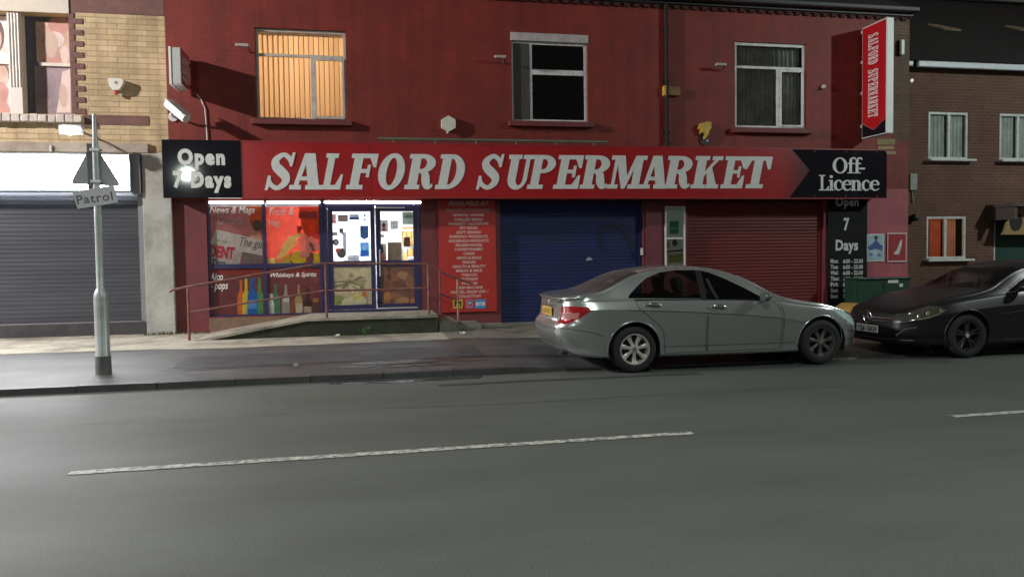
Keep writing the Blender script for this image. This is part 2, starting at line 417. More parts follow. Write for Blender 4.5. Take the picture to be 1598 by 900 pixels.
tag(b.done('ground', pm('earth', (0.05, 0.05, 0.045), 0.9)), kind='structure')
b = MB(); b.face([(-120, 2.4, 0), (120, 2.4, 0), (120, 10.08, 0), (-120, 10.08, 0)])
tag(b.done('road', asphalt), kind='structure')
b = MB(); b.box(-120, 120, -6, 2.4, -0.01, 0.10)
tag(b.done('near_pavement', wet_pave), kind='structure')
def gridsheet(xs, ys, zf, dz, skirt=0.0):
    b = MB(); g = [[b.bm.verts.new((x, y(x) if callable(y) else y, zf(x, y(x) if callable(y) else y)+dz)) for x in xs] for y in ys]
    for i in range(len(ys)-1):
        for k in range(len(xs)-1): b.bm.faces.new([g[i][k], g[i][k+1], g[i+1][k+1], g[i+1][k]])
    return b
xs = [-120, -60, -30]+[-20+0.5*i for i in range(90)]+[40, 70, 120]
b = gridsheet(xs, [10.2, 11, 12, 13, 14, 15, 16.3], pz, 0.0)
tag(b.done('pavement', wet_pave), kind='structure')
rw = random.Random(3)
wob = {x: 13.42+0.10*math.sin(x*0.9)+rw.uniform(-0.05, 0.05) for x in xs}
xf_ = [x for x in xs if -20 <= x <= 1.5]
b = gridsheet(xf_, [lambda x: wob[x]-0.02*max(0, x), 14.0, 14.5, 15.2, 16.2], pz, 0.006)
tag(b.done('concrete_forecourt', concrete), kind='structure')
xg_ = [x for x in xs if 1.5 <= x <= 12.7]
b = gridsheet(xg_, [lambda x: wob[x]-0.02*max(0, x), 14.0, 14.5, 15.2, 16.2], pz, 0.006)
tag(b.done('concrete_forecourt', pm('shaded_concrete', (.17, .16, .13), .8, var=.3, vscale=3, bump=.5, bscale=50, dirt=(.05, .048, .04), dscale=1.2, damt=.8)), kind='structure')  # darker copy of the forecourt concrete, painting the weaker light on this stretch
b = gridsheet([.9+.15*i for i in range(24)], [lambda x: 9.36+.02*math.sin(x*4), lambda x: 9.50+.025*math.sin(x*3+1)], lambda x, y: 0, .004)
tag(b.done('road_repair', pm('tar_strip', (.040, .043, .040), .6, var=.3, vscale=4, bump=.3, bscale=160)), kind='structure')
# repaired asphalt strips of another tone on the pavement
b = gridsheet([-2.6, -1.5, -0.4, 0.7, 1.8], [11.25, 11.8, 12.5], pz, 0.004)
tag(b.done('pavement_patch', pm('patch_asphalt', (0.045, 0.046, 0.05), 0.58, var=0.25, vscale=2, bump=0.3, bscale=140, rvar=0.1)), kind='structure')
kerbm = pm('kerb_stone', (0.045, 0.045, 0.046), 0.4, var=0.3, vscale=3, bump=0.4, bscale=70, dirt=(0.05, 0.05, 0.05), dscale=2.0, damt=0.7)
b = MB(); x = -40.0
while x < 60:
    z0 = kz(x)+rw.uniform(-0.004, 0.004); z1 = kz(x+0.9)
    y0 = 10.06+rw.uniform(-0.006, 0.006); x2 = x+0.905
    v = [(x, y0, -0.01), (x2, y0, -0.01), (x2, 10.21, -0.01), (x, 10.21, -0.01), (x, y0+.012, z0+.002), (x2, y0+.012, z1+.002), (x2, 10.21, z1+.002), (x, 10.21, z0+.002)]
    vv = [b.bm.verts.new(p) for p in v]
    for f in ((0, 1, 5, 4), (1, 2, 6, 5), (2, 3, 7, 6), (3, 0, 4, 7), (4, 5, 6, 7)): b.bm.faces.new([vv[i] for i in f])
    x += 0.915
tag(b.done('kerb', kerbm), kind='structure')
# wet gutter beside the kerb
water = pm('wet_gutter', (0.04, 0.042, 0.045), 0.15, var=0.3, vscale=4, bump=0.10, bscale=26, spec=0.8, rvar=.07)
b = MB(); xs2 = [-0.45+0.06*i for i in range(34)]
up_ = [9.99+0.03*math.sin(x*7)+rw.uniform(-.015, .015) for x in xs2]; lo_ = [9.84-0.06*math.sin((x+0.45)*1.5)+rw.uniform(-.02, .02) for x in xs2]
lo_[0] = up_[0]-.01; lo_[-1] = up_[-1]-.01
for i in range(len(xs2)-1): b.face([(xs2[i], lo_[i], .004), (xs2[i+1], lo_[i+1], .004), (xs2[i+1], up_[i+1], .018), (xs2[i], up_[i], .018)])
tag(b.done('puddle', water), kind='structure')
b = MB(); wm2 = pm('wet_sheen', (0.07, 0.072, 0.075), 0.2, var=.3, vscale=5, bump=.25, bscale=45, spec=.8, rvar=.12)
for (cx_, cy_, rx_, ry_) in ((.45, 10.95, .62, .13), (.95, 11.10, .45, .08), (-.15, 10.70, .35, .06), (.75, 10.62, .5, .05), (1.5, 10.9, .3, .05)):
    rp_ = [(cx_+rx_*math.cos(2*math.pi*k/26)*(1+rw.uniform(-.12, .12)), cy_+ry_*math.sin(2*math.pi*k/26)*(1+rw.uniform(-.25, .25))) for k in range(26)]
    b.face([(x, y, pz(x, y)+.006+.05*(y-cy_+ry_)) for x, y in rp_])
tag(b.done('wet_patch', wm2), kind='structure')

def crack(pts, w, seed):
    r = random.Random(seed); P = catmull([(p[0], p[1]) for p in pts], 8); b = MB(); L_, R__ = [], []
    for i, p in enumerate(P):
        j = r.uniform(-.02, .02); ww = w*r.uniform(.3, 1)*(1 if 0 < i < len(P)-1 else .1)
        L_.append((p[0]+j, p[1]-ww+j*.6, .003)); R__.append((p[0]+j, p[1]+ww+j*.6, .003))
    for i in range(len(P)-1): b.face([L_[i], L_[i+1], R__[i+1], R__[i]])
    tag(b.done('road_crack', pm('crack_dark', (.022, .023, .022), .8)), kind='structure')
crack([(-2.9, 8.1), (-1.6, 8.0), (-.2, 8.12), (1.5, 8.02), (3.4, 8.1), (5.6, 8.0)], .007, 2)
# worn white centre line
def linemat():
    m = bpy.data.materials.new('worn_line_paint'); m.use_nodes = True; t = m.node_tree; L = t.links.new; p = t.nodes['Principled BSDF']
    tc = nd(t, 'ShaderNodeTexCoord'); n = nd(t, 'ShaderNodeTexNoise', Scale=14.0, Detail=8.0, Roughness=0.75); L(tc.outputs['Object'], n.inputs['Vector'])
    rp = nd(t, 'ShaderNodeValToRGB'); e = rp.color_ramp.elements; e[0].position = 0.40; e[0].color = (0.08, 0.082, 0.078, 1); e[1].position = 0.56; e[1].color = (0.50, 0.49, 0.45, 1)
    L(n.outputs[0], rp.inputs[0]); L(rp.outputs[0], p.inputs['Base Color']); p.inputs['Roughness'].default_value = 0.6
    return m
lm = linemat()
def dash(xa, xb, y, w=0.098):
    b = MB(); n = 40; tp, bt = [], []
    for i in range(n+1):
        x = xa+(xb-xa)*i/n; yy = y+0.012*(x-xa)
        tp.append((x, yy+w/2+rw.uniform(-.009, .009), .005)); bt.append((x, yy-w/2+rw.uniform(-.009, .009), .005))
    for i in range(n): b.face([bt[i], bt[i+1], tp[i+1], tp[i]])
    tag(b.done('road_line', lm), kind='structure')
dash(-2.17, 2.83, 6.22); dash(5.47, 10.4, 6.29); dash(-10.2, -5.2, 6.1)

# ------------------------------------------------------------------ shared building bits
white_frame = pm('white_window_frame', (0.62, 0.63, 0.62), 0.45, var=0.12, vscale=9, dirt=(0.30, 0.29, 0.26), dscale=5, damt=0.6)
pane = glassmat('window_pane', (0.92, 0.93, 0.93), 0.02, 0.06)
darkroom = pm('dark_room', (0.03, 0.028, 0.026), 0.9)
red_paint = brickmat('red_painted_brick', (0.195, 0.021, 0.013), (0.182, 0.0195, 0.012), (0.17, 0.018, 0.0115), bump=0.26, rough=0.62, streak=.22, stain=(0.115, 0.018, 0.013), msize=0.008)
purple_red = pm('dark_red_render', (0.165, 0.030, 0.034), 0.6, var=0.15, vscale=3, bump=0.25, bscale=30, dirt=(0.09, 0.03, 0.03), dscale=1.6, damt=0.6)

def frame_bars(b, x0, x1, z0, z1, y, w, d, vb=(), hb=()):
    """outer frame plus vertical / horizontal bars; bars butt end to end"""
    b.box(x0, x1, y, y+d, z1-w, z1, .004); b.box(x0, x1, y, y+d, z0, z0+w, .004)
    b.box(x0, x0+w, y+.002, y+d-.002, z0+w, z1-w, .004); b.box(x1-w, x1, y+.002, y+d-.002, z0+w, z1-w, .004)
    for (x, za, zb, ww) in vb: b.box(x-ww/2, x+ww/2, y+.003, y+d-.003, za, zb, .004)
    for (z, xa, xb, ww) in hb: b.box(xa, xb, y+.003, y+d-.003, z-ww/2, z+ww/2, .004)

def window(parent, x0, x1, z0, z1, y, w=0.06, d=0.06, vb=(), hb=(), sashes=(), sill=True, label=None, mat=None, sillm=None, panem=None, sill_h=.115):
    b = MB(); frame_bars(b, x0, x1, z0, z1, y, w, d, vb, hb)
    o = b.done('window', mat or white_frame, parent, origin=((x0+x1)/2, y, z0))
    if label: o['label'] = label
    for (a, c, e, f) in sashes:
        s = MB(); frame_bars(s, a, c, e, f, y-.022, .05, .045); s.done('sash', mat or white_frame, o)
    p = MB(); p.sheet(x0+w*.6, x1-w*.6, z0+w*.6, z1-w*.6, y+d*.45); p.done('pane', panem or pane, o)
    if sill:
        s = MB(); s.box(x0-.09, x1+.09, y-.20, y+.04, z0-sill_h, z0-.003, .01); s.done('sill', sillm or purple_red, o)
    return o

# ------------------------------------------------------------------ supermarket building
SX0, SX1 = -3.60, 12.66
shop = thing('supermarket_building', 'long two-storey red painted brick supermarket building with three upper windows', 'building', (4.5, F, 0.12))
W1 = (-1.95, -0.20, 4.35, 6.14); W2 = (3.20, 4.86, 4.41, 6.10); W3 = (8.26, 10.02, 4.36, 6.27)
SHOPW = (-2.95, -0.76, 0.44, 2.75); DOOR = (-0.70, 1.24, 0.47, 2.75); BLUE = (2.90, 6.08, 0.14, 2.76); REDS = (7.12, 10.46, 0.16, 2.76); NOTE = (6.57, 7.05, 1.27, 2.62)
wl = walled(SX0, SX1, 2.75, 6.98, [W1, W2, W3], F, 0.14)
wl.done('upper_wall', red_paint, shop)
lw = walled(SX0, SX1, 0.0, 2.75, [(SHOPW[0], DOOR[1], .46, 2.75), (BLUE[0], BLUE[1], 0.0, 2.75), (REDS[0], REDS[1], 0.0, 2.75)], F, 0.16)
lw.done('lower_wall', purple_red, shop)
bare = brickmat('bare_brown_brick', (0.13, 0.085, 0.06), (0.16, 0.10, 0.07), (0.10, 0.09, 0.08), bump=0.7)
b = MB(); b.box(SX0+.01, SX0+.25, F+.2, F+9, 0, 7.1); b.box(SX1-.25, SX1-.005, F+.2, F+9, 0, 7.1); b.box(SX0+.25, SX1-.25, F+8.8, F+9, 0, 7.1); b.box(SX0+.25, SX1-.25, F+.2, F+8.8, 6.92, 7.1); b.box(SX0+.25, SX1-.25, F+.2, F+8.8, 2.85, 2.95)
b.done('side_wall', bare, shop)
# bare brick corner at the right, with lighter bricks showing
b = MB(); zz = 4.15; k = 0
while zz < 6.9:
    b.box(SX1-(0.62 if k % 2 else 0.42), SX1-.004, F-.004, F+.05, zz+.003, zz+.147); zz += .15; k += 1
b.done('brick_corner', bare, shop)
b = MB(); 
for (px0, py0, px1, py1) in ((1369, 217, 1397, 226), (1371, 228, 1395, 233), (1384, 236, 1398, 241)):
    r = RC(px0, py0, px1, py1, F-.012); b.box(r[0], r[1], F-.012, F-.005, r[2], r[3])
b.done('exposed_brick', pm('ochre_brick', (0.30, 0.24, 0.13), 0.8, var=0.2, vscale=10), shop)
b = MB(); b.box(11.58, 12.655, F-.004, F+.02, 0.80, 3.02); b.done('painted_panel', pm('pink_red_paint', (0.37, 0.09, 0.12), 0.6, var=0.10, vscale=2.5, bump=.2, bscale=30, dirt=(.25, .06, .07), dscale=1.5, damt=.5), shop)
# eaves: brick dentils, soffit, gutter, slate roof
slate = pm('dark_slate', (0.018, 0.017, 0.018), 0.6, var=0.35, vscale=5, bump=0.5, bscale=25)
b = MB(); x = SX0+.05; cp_ = []
while x < SX1-.15: cp_ += [(x, 6.90), (x+.11, 6.90), (x+.11, 6.955), (x+.225, 6.955)]; x += .225
b.poly(cp_+[(cp_[-1][0], 6.978), (cp_[0][0], 6.978)], F-.06, F+.02)
b.done('dentil_course', pm('dark_red_brick', (.045, .011, .010), .8), shop)  # plain dark red, darker than the wall brick
b = MB(); b.box(SX0, SX1, F-.12, F+.02, 6.98, 7.09); b.box(SX0, SX1+.05, F-.30, F-.125, 7.03, 7.15, .03); b.done('gutter', pm('black_gutter', (.02, .02, .02), .5), shop)
b = MB(); b.face([(SX0, F-.2, 7.12), (SX1, F-.2, 7.12), (SX1, F+4.5, 9.7), (SX0, F+4.5, 9.7)]); b.face([(SX0, F+9.2, 7.12), (SX0, F+4.5, 9.7), (SX1, F+4.5, 9.7), (SX1, F+9.2, 7.12)]); b.done('roof', slate, shop)
xp = at(1040, 120, F-.06)[0]
b = MB(); b.tube([(xp, F-.07, 3.85), (xp, F-.07, 7.0)], .045, 12)
for z in (4.2, 5.3, 6.4): b.box(xp-.075, xp+.075, F-.05, F-.002, z, z+.06)
b.tube([(xp, F-.07, 4.0), (xp-.0, F-.09, 3.86)], .07, 12); b.done('downpipe', pm('black_pipe', (.012, .008, .008), .8), shop)

# upper windows
w1m = pm('weathered_pale_frame', (0.52, 0.47, 0.42), 0.6, var=0.2, vscale=12, dirt=(.25, .2, .17), dscale=6, damt=.7)
mz = W1[2]+0.715*(W1[3]-W1[2]); mx1 = at(487, 130, F)[0]
o = window(shop, *W1[:2], W1[2], W1[3], F+.07, .055, .06, vb=[(mx1, W1[2]+.055, mz-.028, .055)], hb=[(mz, W1[0]+.055, W1[1]-.055, .055)], sashes=[(mx1+.03, W1[1]-.04, W1[2]+.04, mz-.032)], label='lit window with closed orange vertical blinds', mat=w1m)
b = MB(); xx = W1[0]+.04; rb = random.Random(5)
while xx < W1[1]-.04:
    t = rb.uniform(-.02, .02)+.030
    b.face([(xx, F+.175+t, W1[2]+.03), (xx+.093, F+.175-t, W1[2]+.03), (xx+.093, F+.175-t, W1[3]-.09), (xx, F+.175+t, W1[3]-.09)]); b.mi = 1; b.sheet(xx+.086, xx+.101, W1[2]+.03, W1[3]-.09, F+.150); b.mi = 0; xx += .098
b.done('blind', [pm('blind_fabric', (0.84, 0.64, 0.43), .8, trans=.72), pm('slat_shade', (.30, .15, .06), .8, trans=.35)], o)  # thin brown strips paint the lines of shade between slats
b = MB(); b.box(W1[0]+.03, W1[1]-.03, F+.15, F+.21, W1[3]-.10, W1[3]-.04); b.done('headrail', pm('blind_rail', (.85, .75, .65), .5), o)
L2 = bpy.data.lights.new('room_lamp', 'POINT'); L2.energy = 72; L2.color = (1, .82, .60); L2.shadow_soft_size = .15
lo = bpy.data.objects.new('room_lamp', L2); COL.objects.link(lo); lo.location = (-0.95, F+1.7, 5.6)
b = MB(); b.box(W1[0]-.7, W1[0]-.65, F+.25, F+3, 3.2, 6.85); b.box(W1[1]+.6, W1[1]+.65, F+.25, F+3, 3.2, 6.85); b.box(W1[0]-.65, W1[1]+.6, F+2.95, F+3, 3.2, 6.85); b.box(W1[0]-.65, W1[1]+.6, F+.25, F+2.95, 6.8, 6.85); b.box(W1[0]-.65, W1[1]+.6, F+.25, F+2.95, 3.2, 3.25)
b.done('room_wall', pm('cream_wall', (.6, .5, .38), .9), shop)
mxa = at(829, 120, F)[0]; mz = at(860, 112, F)[1]
o = window(shop, *W2[:2], W2[2], W2[3], F+.07, .06, .06, vb=[(mxa, W2[2]+.06, W2[3]-.06, .07)], hb=[(mz, mxa+.035, W2[1]-.06, .11)], label='dark window with a boarded strip on its left')
b = MB(); b.box(W2[0]+.05, mxa-.02, F+.062, F+.085, W2[2]+.05, W2[3]-.05); b.done('board', pm('weathered_board', (.055, .05, .05), .7, var=.4, vscale=8, stretch=(6, 1, .5)), o)
b = MB(); b.box(W2[0]-.02, W2[1]+.02, F-.012, F+.05, W2[3]-.01, W2[3]+.16, .01); b.done('lintel', pm('pale_lintel', (.42, .38, .38), .8, var=.25, vscale=5, bump=.3), o)
mz = W3[2]+0.715*(W3[3]-W3[2]); mx3 = at(1216, 150, F)[0]
o = window(shop, *W3[:2], W3[2], W3[3], F+.05, .07, .06, vb=[(mx3, W3[2]+.07, mz-.03, .07)], hb=[(mz, W3[0]+.07, W3[1]-.07, .06)], sashes=[(mx3+.035, W3[1]-.05, W3[2]+.05, mz-.035)], label='dark window with grey net curtain')
b = MB(); n = 70; pr = None
for i in range(n+1):
    x = W3[0]+.05+(W3[1]-W3[0]-.1)*i/n; y = F+.22+.025*math.sin(i*1.3)+.015*math.sin(i*.47)
    cur = ((x, y, W3[2]+.03), (x, y, W3[3]-.05))
    if pr: b.face([pr[0], cur[0], cur[1], pr[1]])
    pr = cur
b.done('net_curtain', pm('grey_net', (.55, .57, .53), .9, var=.3, vscale=4), o, smooth=True)

# ------------------------------------------------------------------ shop window with printed panels
navy = pm('navy_frame', (0.028, 0.026, 0.085), 0.4, var=.15, vscale=8)
dx0_ = DOOR[0]; mxs = at(413, 400, F)[0]; mzs = at(413, 415, F)[1]
xA, xB, zA, zB = SHOPW
b = MB(); frame_bars(b, xA, xB, zA, zB, F+.05, .05, .07, vb=[(mxs, zA+.05, zB-.05, .07)], hb=[(mzs, xA+.05, mxs-.035, .09), (mzs, mxs+.035, xB-.05, .09)])
b.box(xB+.002, dx0_-.002, F+.055, F+.14, zA, zB, .004); sw = b.done('shop_window', navy, shop, origin=((xA+xB)/2, F+.05, zA))
b = MB(); b.sheet(xA+.03, xB-.03, zA+.03, zB-.03, F+.085); b.done('pane', pane, sw)
TR = .45
def ink(name, col, trans=TR): return pm('ink_'+name, col, .45, var=.22, vscale=11, trans=trans)
def panel(px0, py0, px1, py1, y): return RC(px0, py0, px1, py1, y)
yp = F+.0955
def PT(px, py, y=yp): return at(px, py, y)
text_i = pm('window_text_white', (.86, .84, .82), .5, trans=.06)
red_i, dark_i, white_i = ink('red', (.50, .05, .035)), ink('maroon', (.16, .03, .03), .25), ink('white', (.75, .73, .70))
def picture(name, parent, base, shapes, rectpx, y):
    """one printed panel: a base sheet and shapes of other inks lying on it in thin layers (street side)"""
    mats = [base]+[s[0] for s in shapes]
    mm = []; b = MB()
    def idx(m):
        if m not in mm: mm.append(m)
        return mm.index(m)
    b.mi = idx(base); b.sheet(*rectpx, y)
    for i, (m, fn) in enumerate(shapes):
        b.mi = idx(m); fn(b, y-.0006*(i+1))
    return b.done(name, mm, parent)
def PP(*pts): return lambda b, y: b.poly([at(p[0], p[1], y) for p in pts], y)
def EE(px, py, rx, ry, rot=0.0, n=16):
    def f(b, y):
        x, z = at(px, py, y); k = 0.01255
        b.ell(x, z, rx*k, ry*k, y, n, rot=rot)
    return f
def TT(s, px0, py0, px1, py1, bold=.02, shear=.3, rot=0.0): return lambda b, y: text_into(b, s, RC(px0, py0, px1, py1, y), y, bold, shear, rot)
def clean(r, m=.0): return (r[0]+m, r[1]-m, r[2]+m, r[3]-m)
yps = F+.080
r = (xA+.05, mxs-.035, mzs+.045, zB-.12)
picture('news_panel', sw, ink('brownred', (.22, .07, .06), .35), [
    (ink('orange', (.75, .20, .05), .7), PP((385, 322), (409, 322), (409, 345), (402, 352), (392, 350))),
    (ink('paleskin', (.72, .42, .28), .6), PP((392, 352), (403, 352), (408, 370), (409, 392), (398, 396), (390, 380))),
    (ink('darkbrown', (.09, .05, .045), .2), EE(402, 352, 8, 9)),
    (ink('newsprint', (.52, .50, .45)), PP((337, 358), (372, 366), (410, 376), (409, 399), (372, 392), (328, 379))),
    (ink('newsgrey', (.40, .385, .35)), PP((328, 380), (378, 393), (373, 414), (326, 413))),
    (ink('newsdark', (.12, .09, .085), .2), PP((380, 393), (409, 399), (409, 413), (375, 413))),
    (ink('newsred', (.42, .03, .05), .3), TT('DENT', 327, 384, 366, 403, .05, .0, -.12)),
    (ink('newsblack', (.06, .055, .06), .2), TT('The gu', 374, 372, 409, 390, .0, .25, -.17)),
    (ink('newsblack', (.06, .055, .06), .2), TT('Tim', 328, 405, 352, 414, .03, .0, -.10)),
    (ink('newsgrey2', (.25, .24, .22), .3), TT('to day', 338, 374, 356, 379, .03, .0, -.18)),
    (text_i, TT('News & Mags', 327, 322, 398, 336, .012, .30)),
    (ink('palewhite', (.42, .32, .30)), TT('Groceries', 340, 339, 382, 350, .012, .30)),
], r, yps)
r = (mxs+.035, xB-.05, mzs+.045, zB-.12)
fy = ink('yellow', (.80, .62, .04), .6); fg = ink('palegreen', (.62, .66, .20), .5); fp = ink('pinkfruit', (.70, .25, .20), .5)
shp = [(red_i, PP((466, 322), (500, 322), (500, 372), (478, 378))),
       (ink('brightorange', (.85, .22, .05), .75), PP((470, 330), (498, 326), (499, 362), (482, 360), (476, 366), (469, 352))),
       (ink('deepred', (.30, .03, .025), .3), PP((466, 331), (494, 331), (494, 341), (466, 341))),
       (ink('deepred', (.30, .03, .025), .3), PP((464, 352), (472, 354), (468, 364), (464, 362))),
       (fg, PP((429, 406), (436, 396), (441, 382), (450, 370), (462, 365), (475, 364), (464, 372), (461, 382), (453, 390), (443, 400))),
       (ink('fruitdark', (.25, .12, .04), .3), PP((428, 413), (446, 400), (462, 392), (476, 392), (500, 396), (500, 413))),
       (fg, EE(423, 409, 9, 7)), (ink('peach', (.62, .28, .10), .5), EE(436, 408, 8, 6)), (ink('orangefruit', (.75, .38, .05), .5), EE(447, 404, 7, 8)),
       (ink('lime', (.45, .5, .08), .5), EE(446, 412, 9, 4)),
       (fy, EE(466, 402, 12, 11)), (fy, EE(494, 404, 7, 10)), (ink('darkgrape', (.16, .05, .04), .3), EE(486, 384, 9, 9)), (ink('darkgrape', (.16, .05, .04), .3), EE(484, 402, 6, 9))]
for (gx, gy) in ((469, 376), (477, 374), (485, 374), (470, 384), (478, 382), (474, 390), (482, 390), (471, 397), (478, 397), (492, 378), (495, 386), (475, 369)):
    shp.append((fp, EE(gx, gy, 5, 5)))
shp += [(text_i, TT('Fruit &', 419, 324, 459, 336, .012, .30)), (text_i, TT('Veg', 419, 342, 437, 355, .012, .30))]
picture('fruit_panel', sw, ink('posterred', (.55, .06, .035), .40), shp, r, yps)
r = (xA+.05, mxs-.035, zA+.05, mzs-.045)
def bottle(px, top, bot, w, m, neck=.38, sh=.36):
    s = top+(bot-top)*sh
    return (m, PP((px-w, bot), (px+w, bot), (px+w, s+5), (px+w*neck, s-4), (px+w*neck, top), (px-w*neck, top), (px-w*neck, s-4), (px-w, s+5)))
picture('bottle_panel', sw, ink('darkmaroon', (.10, .022, .022), .2), [
    (ink('midmaroon', (.24, .03, .025), .3), PP((327, 419), (409, 419), (409, 430), (327, 428))),
    bottle(376, 437, 493, 5.5, ink('orangebottle', (.70, .17, .03))), bottle(384, 435, 493, 5.5, ink('yellowbottle', (.70, .55, .05))), bottle(405, 434, 493, 6, ink('greenbottle', (.10, .32, .12))),
    bottle(394, 434, 493, 8, ink('bluebottle', (.03, .15, .50))), (ink('bluelabel', (.12, .30, .62)), PP((387, 468), (401, 468), (401, 482), (387, 482))),
    (ink('yellowlabel', (.55, .50, .15)), PP((381, 480), (386, 480), (386, 492), (381, 492))),
    (text_i, TT('Alco', 327, 426, 348, 437, .012, .3)), (text_i, TT('- pops', 329, 443, 356, 455, .012, .3))], r, yps)
r = (mxs+.035, xB-.05, zA+.05, mzs-.045)
picture('spirits_panel', sw, ink('darkmaroon', (.10, .022, .022), .2), [
    (ink('midmaroon', (.24, .03, .025), .3), PP((416, 419), (500, 419), (500, 428), (416, 430))),
    bottle(430, 443, 491, 7, ink('gindark', (.08, .25, .12)), .3), bottle(423, 458, 491, 5, white_i, .5), (ink('ginlabel', (.62, .62, .58)), PP((419, 475), (428, 475), (428, 490), (419, 490))),
    bottle(446, 444, 491, 6, ink('greybottle', (.34, .32, .30)), .35), (ink('graylabel', (.6, .58, .55)), PP((442, 461), (451, 461), (451, 471), (442, 471))),
    bottle(466, 444, 491, 6, ink('whiskey', (.45, .30, .12)), .3), (ink('cream', (.62, .56, .38)), PP((461, 473), (472, 473), (472, 489), (461, 489))), bottle(457, 466, 491, 4.5, ink('rum', (.28, .10, .04)), .5),
    bottle(480, 449, 491, 6, ink('darkrum', (.07, .04, .035)), .3), (ink('rumlabel', (.55, .40, .28)), PP((474, 478), (487, 478), (487, 488), (474, 488))), bottle(493, 463, 491, 7, ink('cognac', (.13, .07, .06)), .35), (ink('goldtop', (.42, .18, .08)), EE(493, 468, 5, 4)),
    (text_i, TT('Whiskeys & Spirits', 422, 425, 494, 434, .012, .3))], r, yps)

# ------------------------------------------------------------------ double shop door
dx0, dx1, dz0, dz1 = DOOR
door = thing('shop_door', 'navy double shop door with notices in its bright upper panes', 'door', ((dx0+dx1)/2, F+.05, dz0))
b = MB(); frame_bars(b, dx0, dx1, dz0, dz1-.06, F+.03, .055, .11); b.done('door_frame', navy, door)
dm = at(587, 400, F)[0]
leaf = []
for i, (a, c) in enumerate(((dx0+.058, dm-.004), (dm+.004, dx1-.058))):
    b = MB(); zt = dz1-.06-.058; tm = at(587, 411, F)[1]
    frame_bars(b, a, c, dz0+.06, zt, F+.045, .10, .05, hb=[(tm, a+.10, c-.10, .12)])
    lf = b.done('door_leaf', navy, door); leaf.append((lf, a, c, tm, zt))
    b = MB(); b.sheet(a+.09, c-.09, dz0+.15, zt-.09, F+.072); b.done('pane', pane, lf)
b = MB(); b.box(dm-.02, dm-.006, F+.02, F+.045, dz0+.08, dz1-.16); b.box(dm+.01, dx1-.1, F+.03, F+.044, dz0+.062, dz0+.085); b.box(dm+.03, dm+.60, F+.02, F+.044, at(587, 324, F)[1]-.012, at(587, 324, F)[1]+.012)
b.done('bright_trim', pm('steel_trim', (.75, .74, .74), .3, metal=.6), door)
b = MB(); b.tube([(dm+.075, F+.0, 1.2), (dm+.075, F+.0, 1.75)], .014); b.box(dm+.065, dm+.085, F+.0, F+.045, 1.24, 1.26); b.box(dm+.065, dm+.085, F+.0, F+.045, 1.69, 1.71); b.done('handle', pm('steel_trim', (.75, .74, .74), .3), door)
yd = F+.064
W_ink = ink('paperwhite', (.78, .78, .78), .6)
def notice(par, px0, py0, px1, py1, m, shapes=()): return picture('notice', par, m, list(shapes), RC(px0, py0, px1, py1, yd), yd)
l0, l1 = leaf[0][0], leaf[1][0]
film = pm('white_film', (.86, .87, .90), .5, trans=.75)
for lf, px0, px1 in ((l0, 512, 579), (l1, 590, 627)):
    q = RC(px0, 327, px1, 410, yd+.003); b = MB(); b.sheet(*q, yd+.003); b.done('white_film', film, lf)
notice(l0, 514.5, 334, 525, 349, ink('salmon', (.62, .35, .28)), [(ink('redmark', (.5, .08, .06)), PP((516, 342), (524, 347), (524, 348.5), (515, 345)))])
notice(l0, 527, 335, 543, 346, ink('taupe', (.22, .17, .15), .3)); notice(l0, 545, 334, 560.5, 343, ink('slateblue', (.30, .36, .44), .4), [(ink('deepblue', (.04, .09, .30), .3), PP((545, 339.5), (560.5, 339.5), (560.5, 343), (545, 343)))])
notice(l0, 567, 334, 571, 338, ink('deepblue', (.04, .09, .30), .3)); notice(l0, 567, 341, 571, 344, ink('deepblue', (.04, .09, .30), .3))
notice(l0, 517, 362, 527, 368, ink('taupegrey', (.35, .33, .32), .4))
b = MB(); b.poly([at(*p, yd) for p in ((562, 352), (575, 352), (575, 370), (568.5, 374), (562, 370))], yd); b.done('notice', ink('navyflag', (.03, .08, .20), .25), l0)
notice(l0, 562, 378, 576, 400, ink('skyblue', (.12, .38, .75), .5), [(ink('lightsky', (.5, .7, .9), .5), EE(569, 385, 4, 4)), (ink('royal', (.05, .2, .55), .4), PP((562, 391), (576, 391), (576, 400), (562, 400)))])
notice(l0, 529, 355, 536, 366, W_ink, [(ink('blackish', (.05, .06, .05), .2), TT('M', 530, 356, 535, 364, .03, 0))])
b = MB(); x, z = at(524, 378, yd); b.ell(x, z, .065, .065, yd); b.done('sticker_or_glint', ink('blackish', (.05, .06, .05), .2), l0)
b = MB(); b.ell(x, z, .035, .035, yd-.001); b.done('sticker_or_glint', ink('greymid', (.4, .4, .42), .4), l0)
b = MB(); x, z = at(533, 395, yd); b.ell(x, z, .09, .10, yd); b.done('sticker_or_glint', ink('blackish', (.05, .06, .05), .2), l0)
b = MB(); x, z = at(528, 391, yd-.001); b.ell(x, z, .06, .05, yd-.001); b.done('sticker_or_glint', ink('brick', (.38, .10, .08), .3), l0)
notice(l0, 542, 398, 554, 409, W_ink, [(ink('tealish', (.12, .28, .30), .3), TT('OPEN', 543, 402, 553, 406, .02, 0))])
notice(l0, 553, 398, 561, 408, ink('paleblue', (.55, .60, .75), .5))
notice(l0, 535, 362, 541, 392, ink('palepurple', (.52, .48, .58), .5))
rt = random.Random(21)
for lf, px0, px1, nn in ((l0, 514, 576, 30), (l1, 592, 626, 16)):
    b = MB()
    for i in range(nn):
        px = rt.uniform(px0, px1-8); py = rt.uniform(345, 407); w = rt.uniform(3, 9); q = RC(px, py, min(px+w, px1), py+rt.uniform(.5, 1.0), yd+.0015); b.sheet(*q, yd+.0015)
    b.done('small_print', ink('printgrey', (.30, .29, .38), .3), lf)
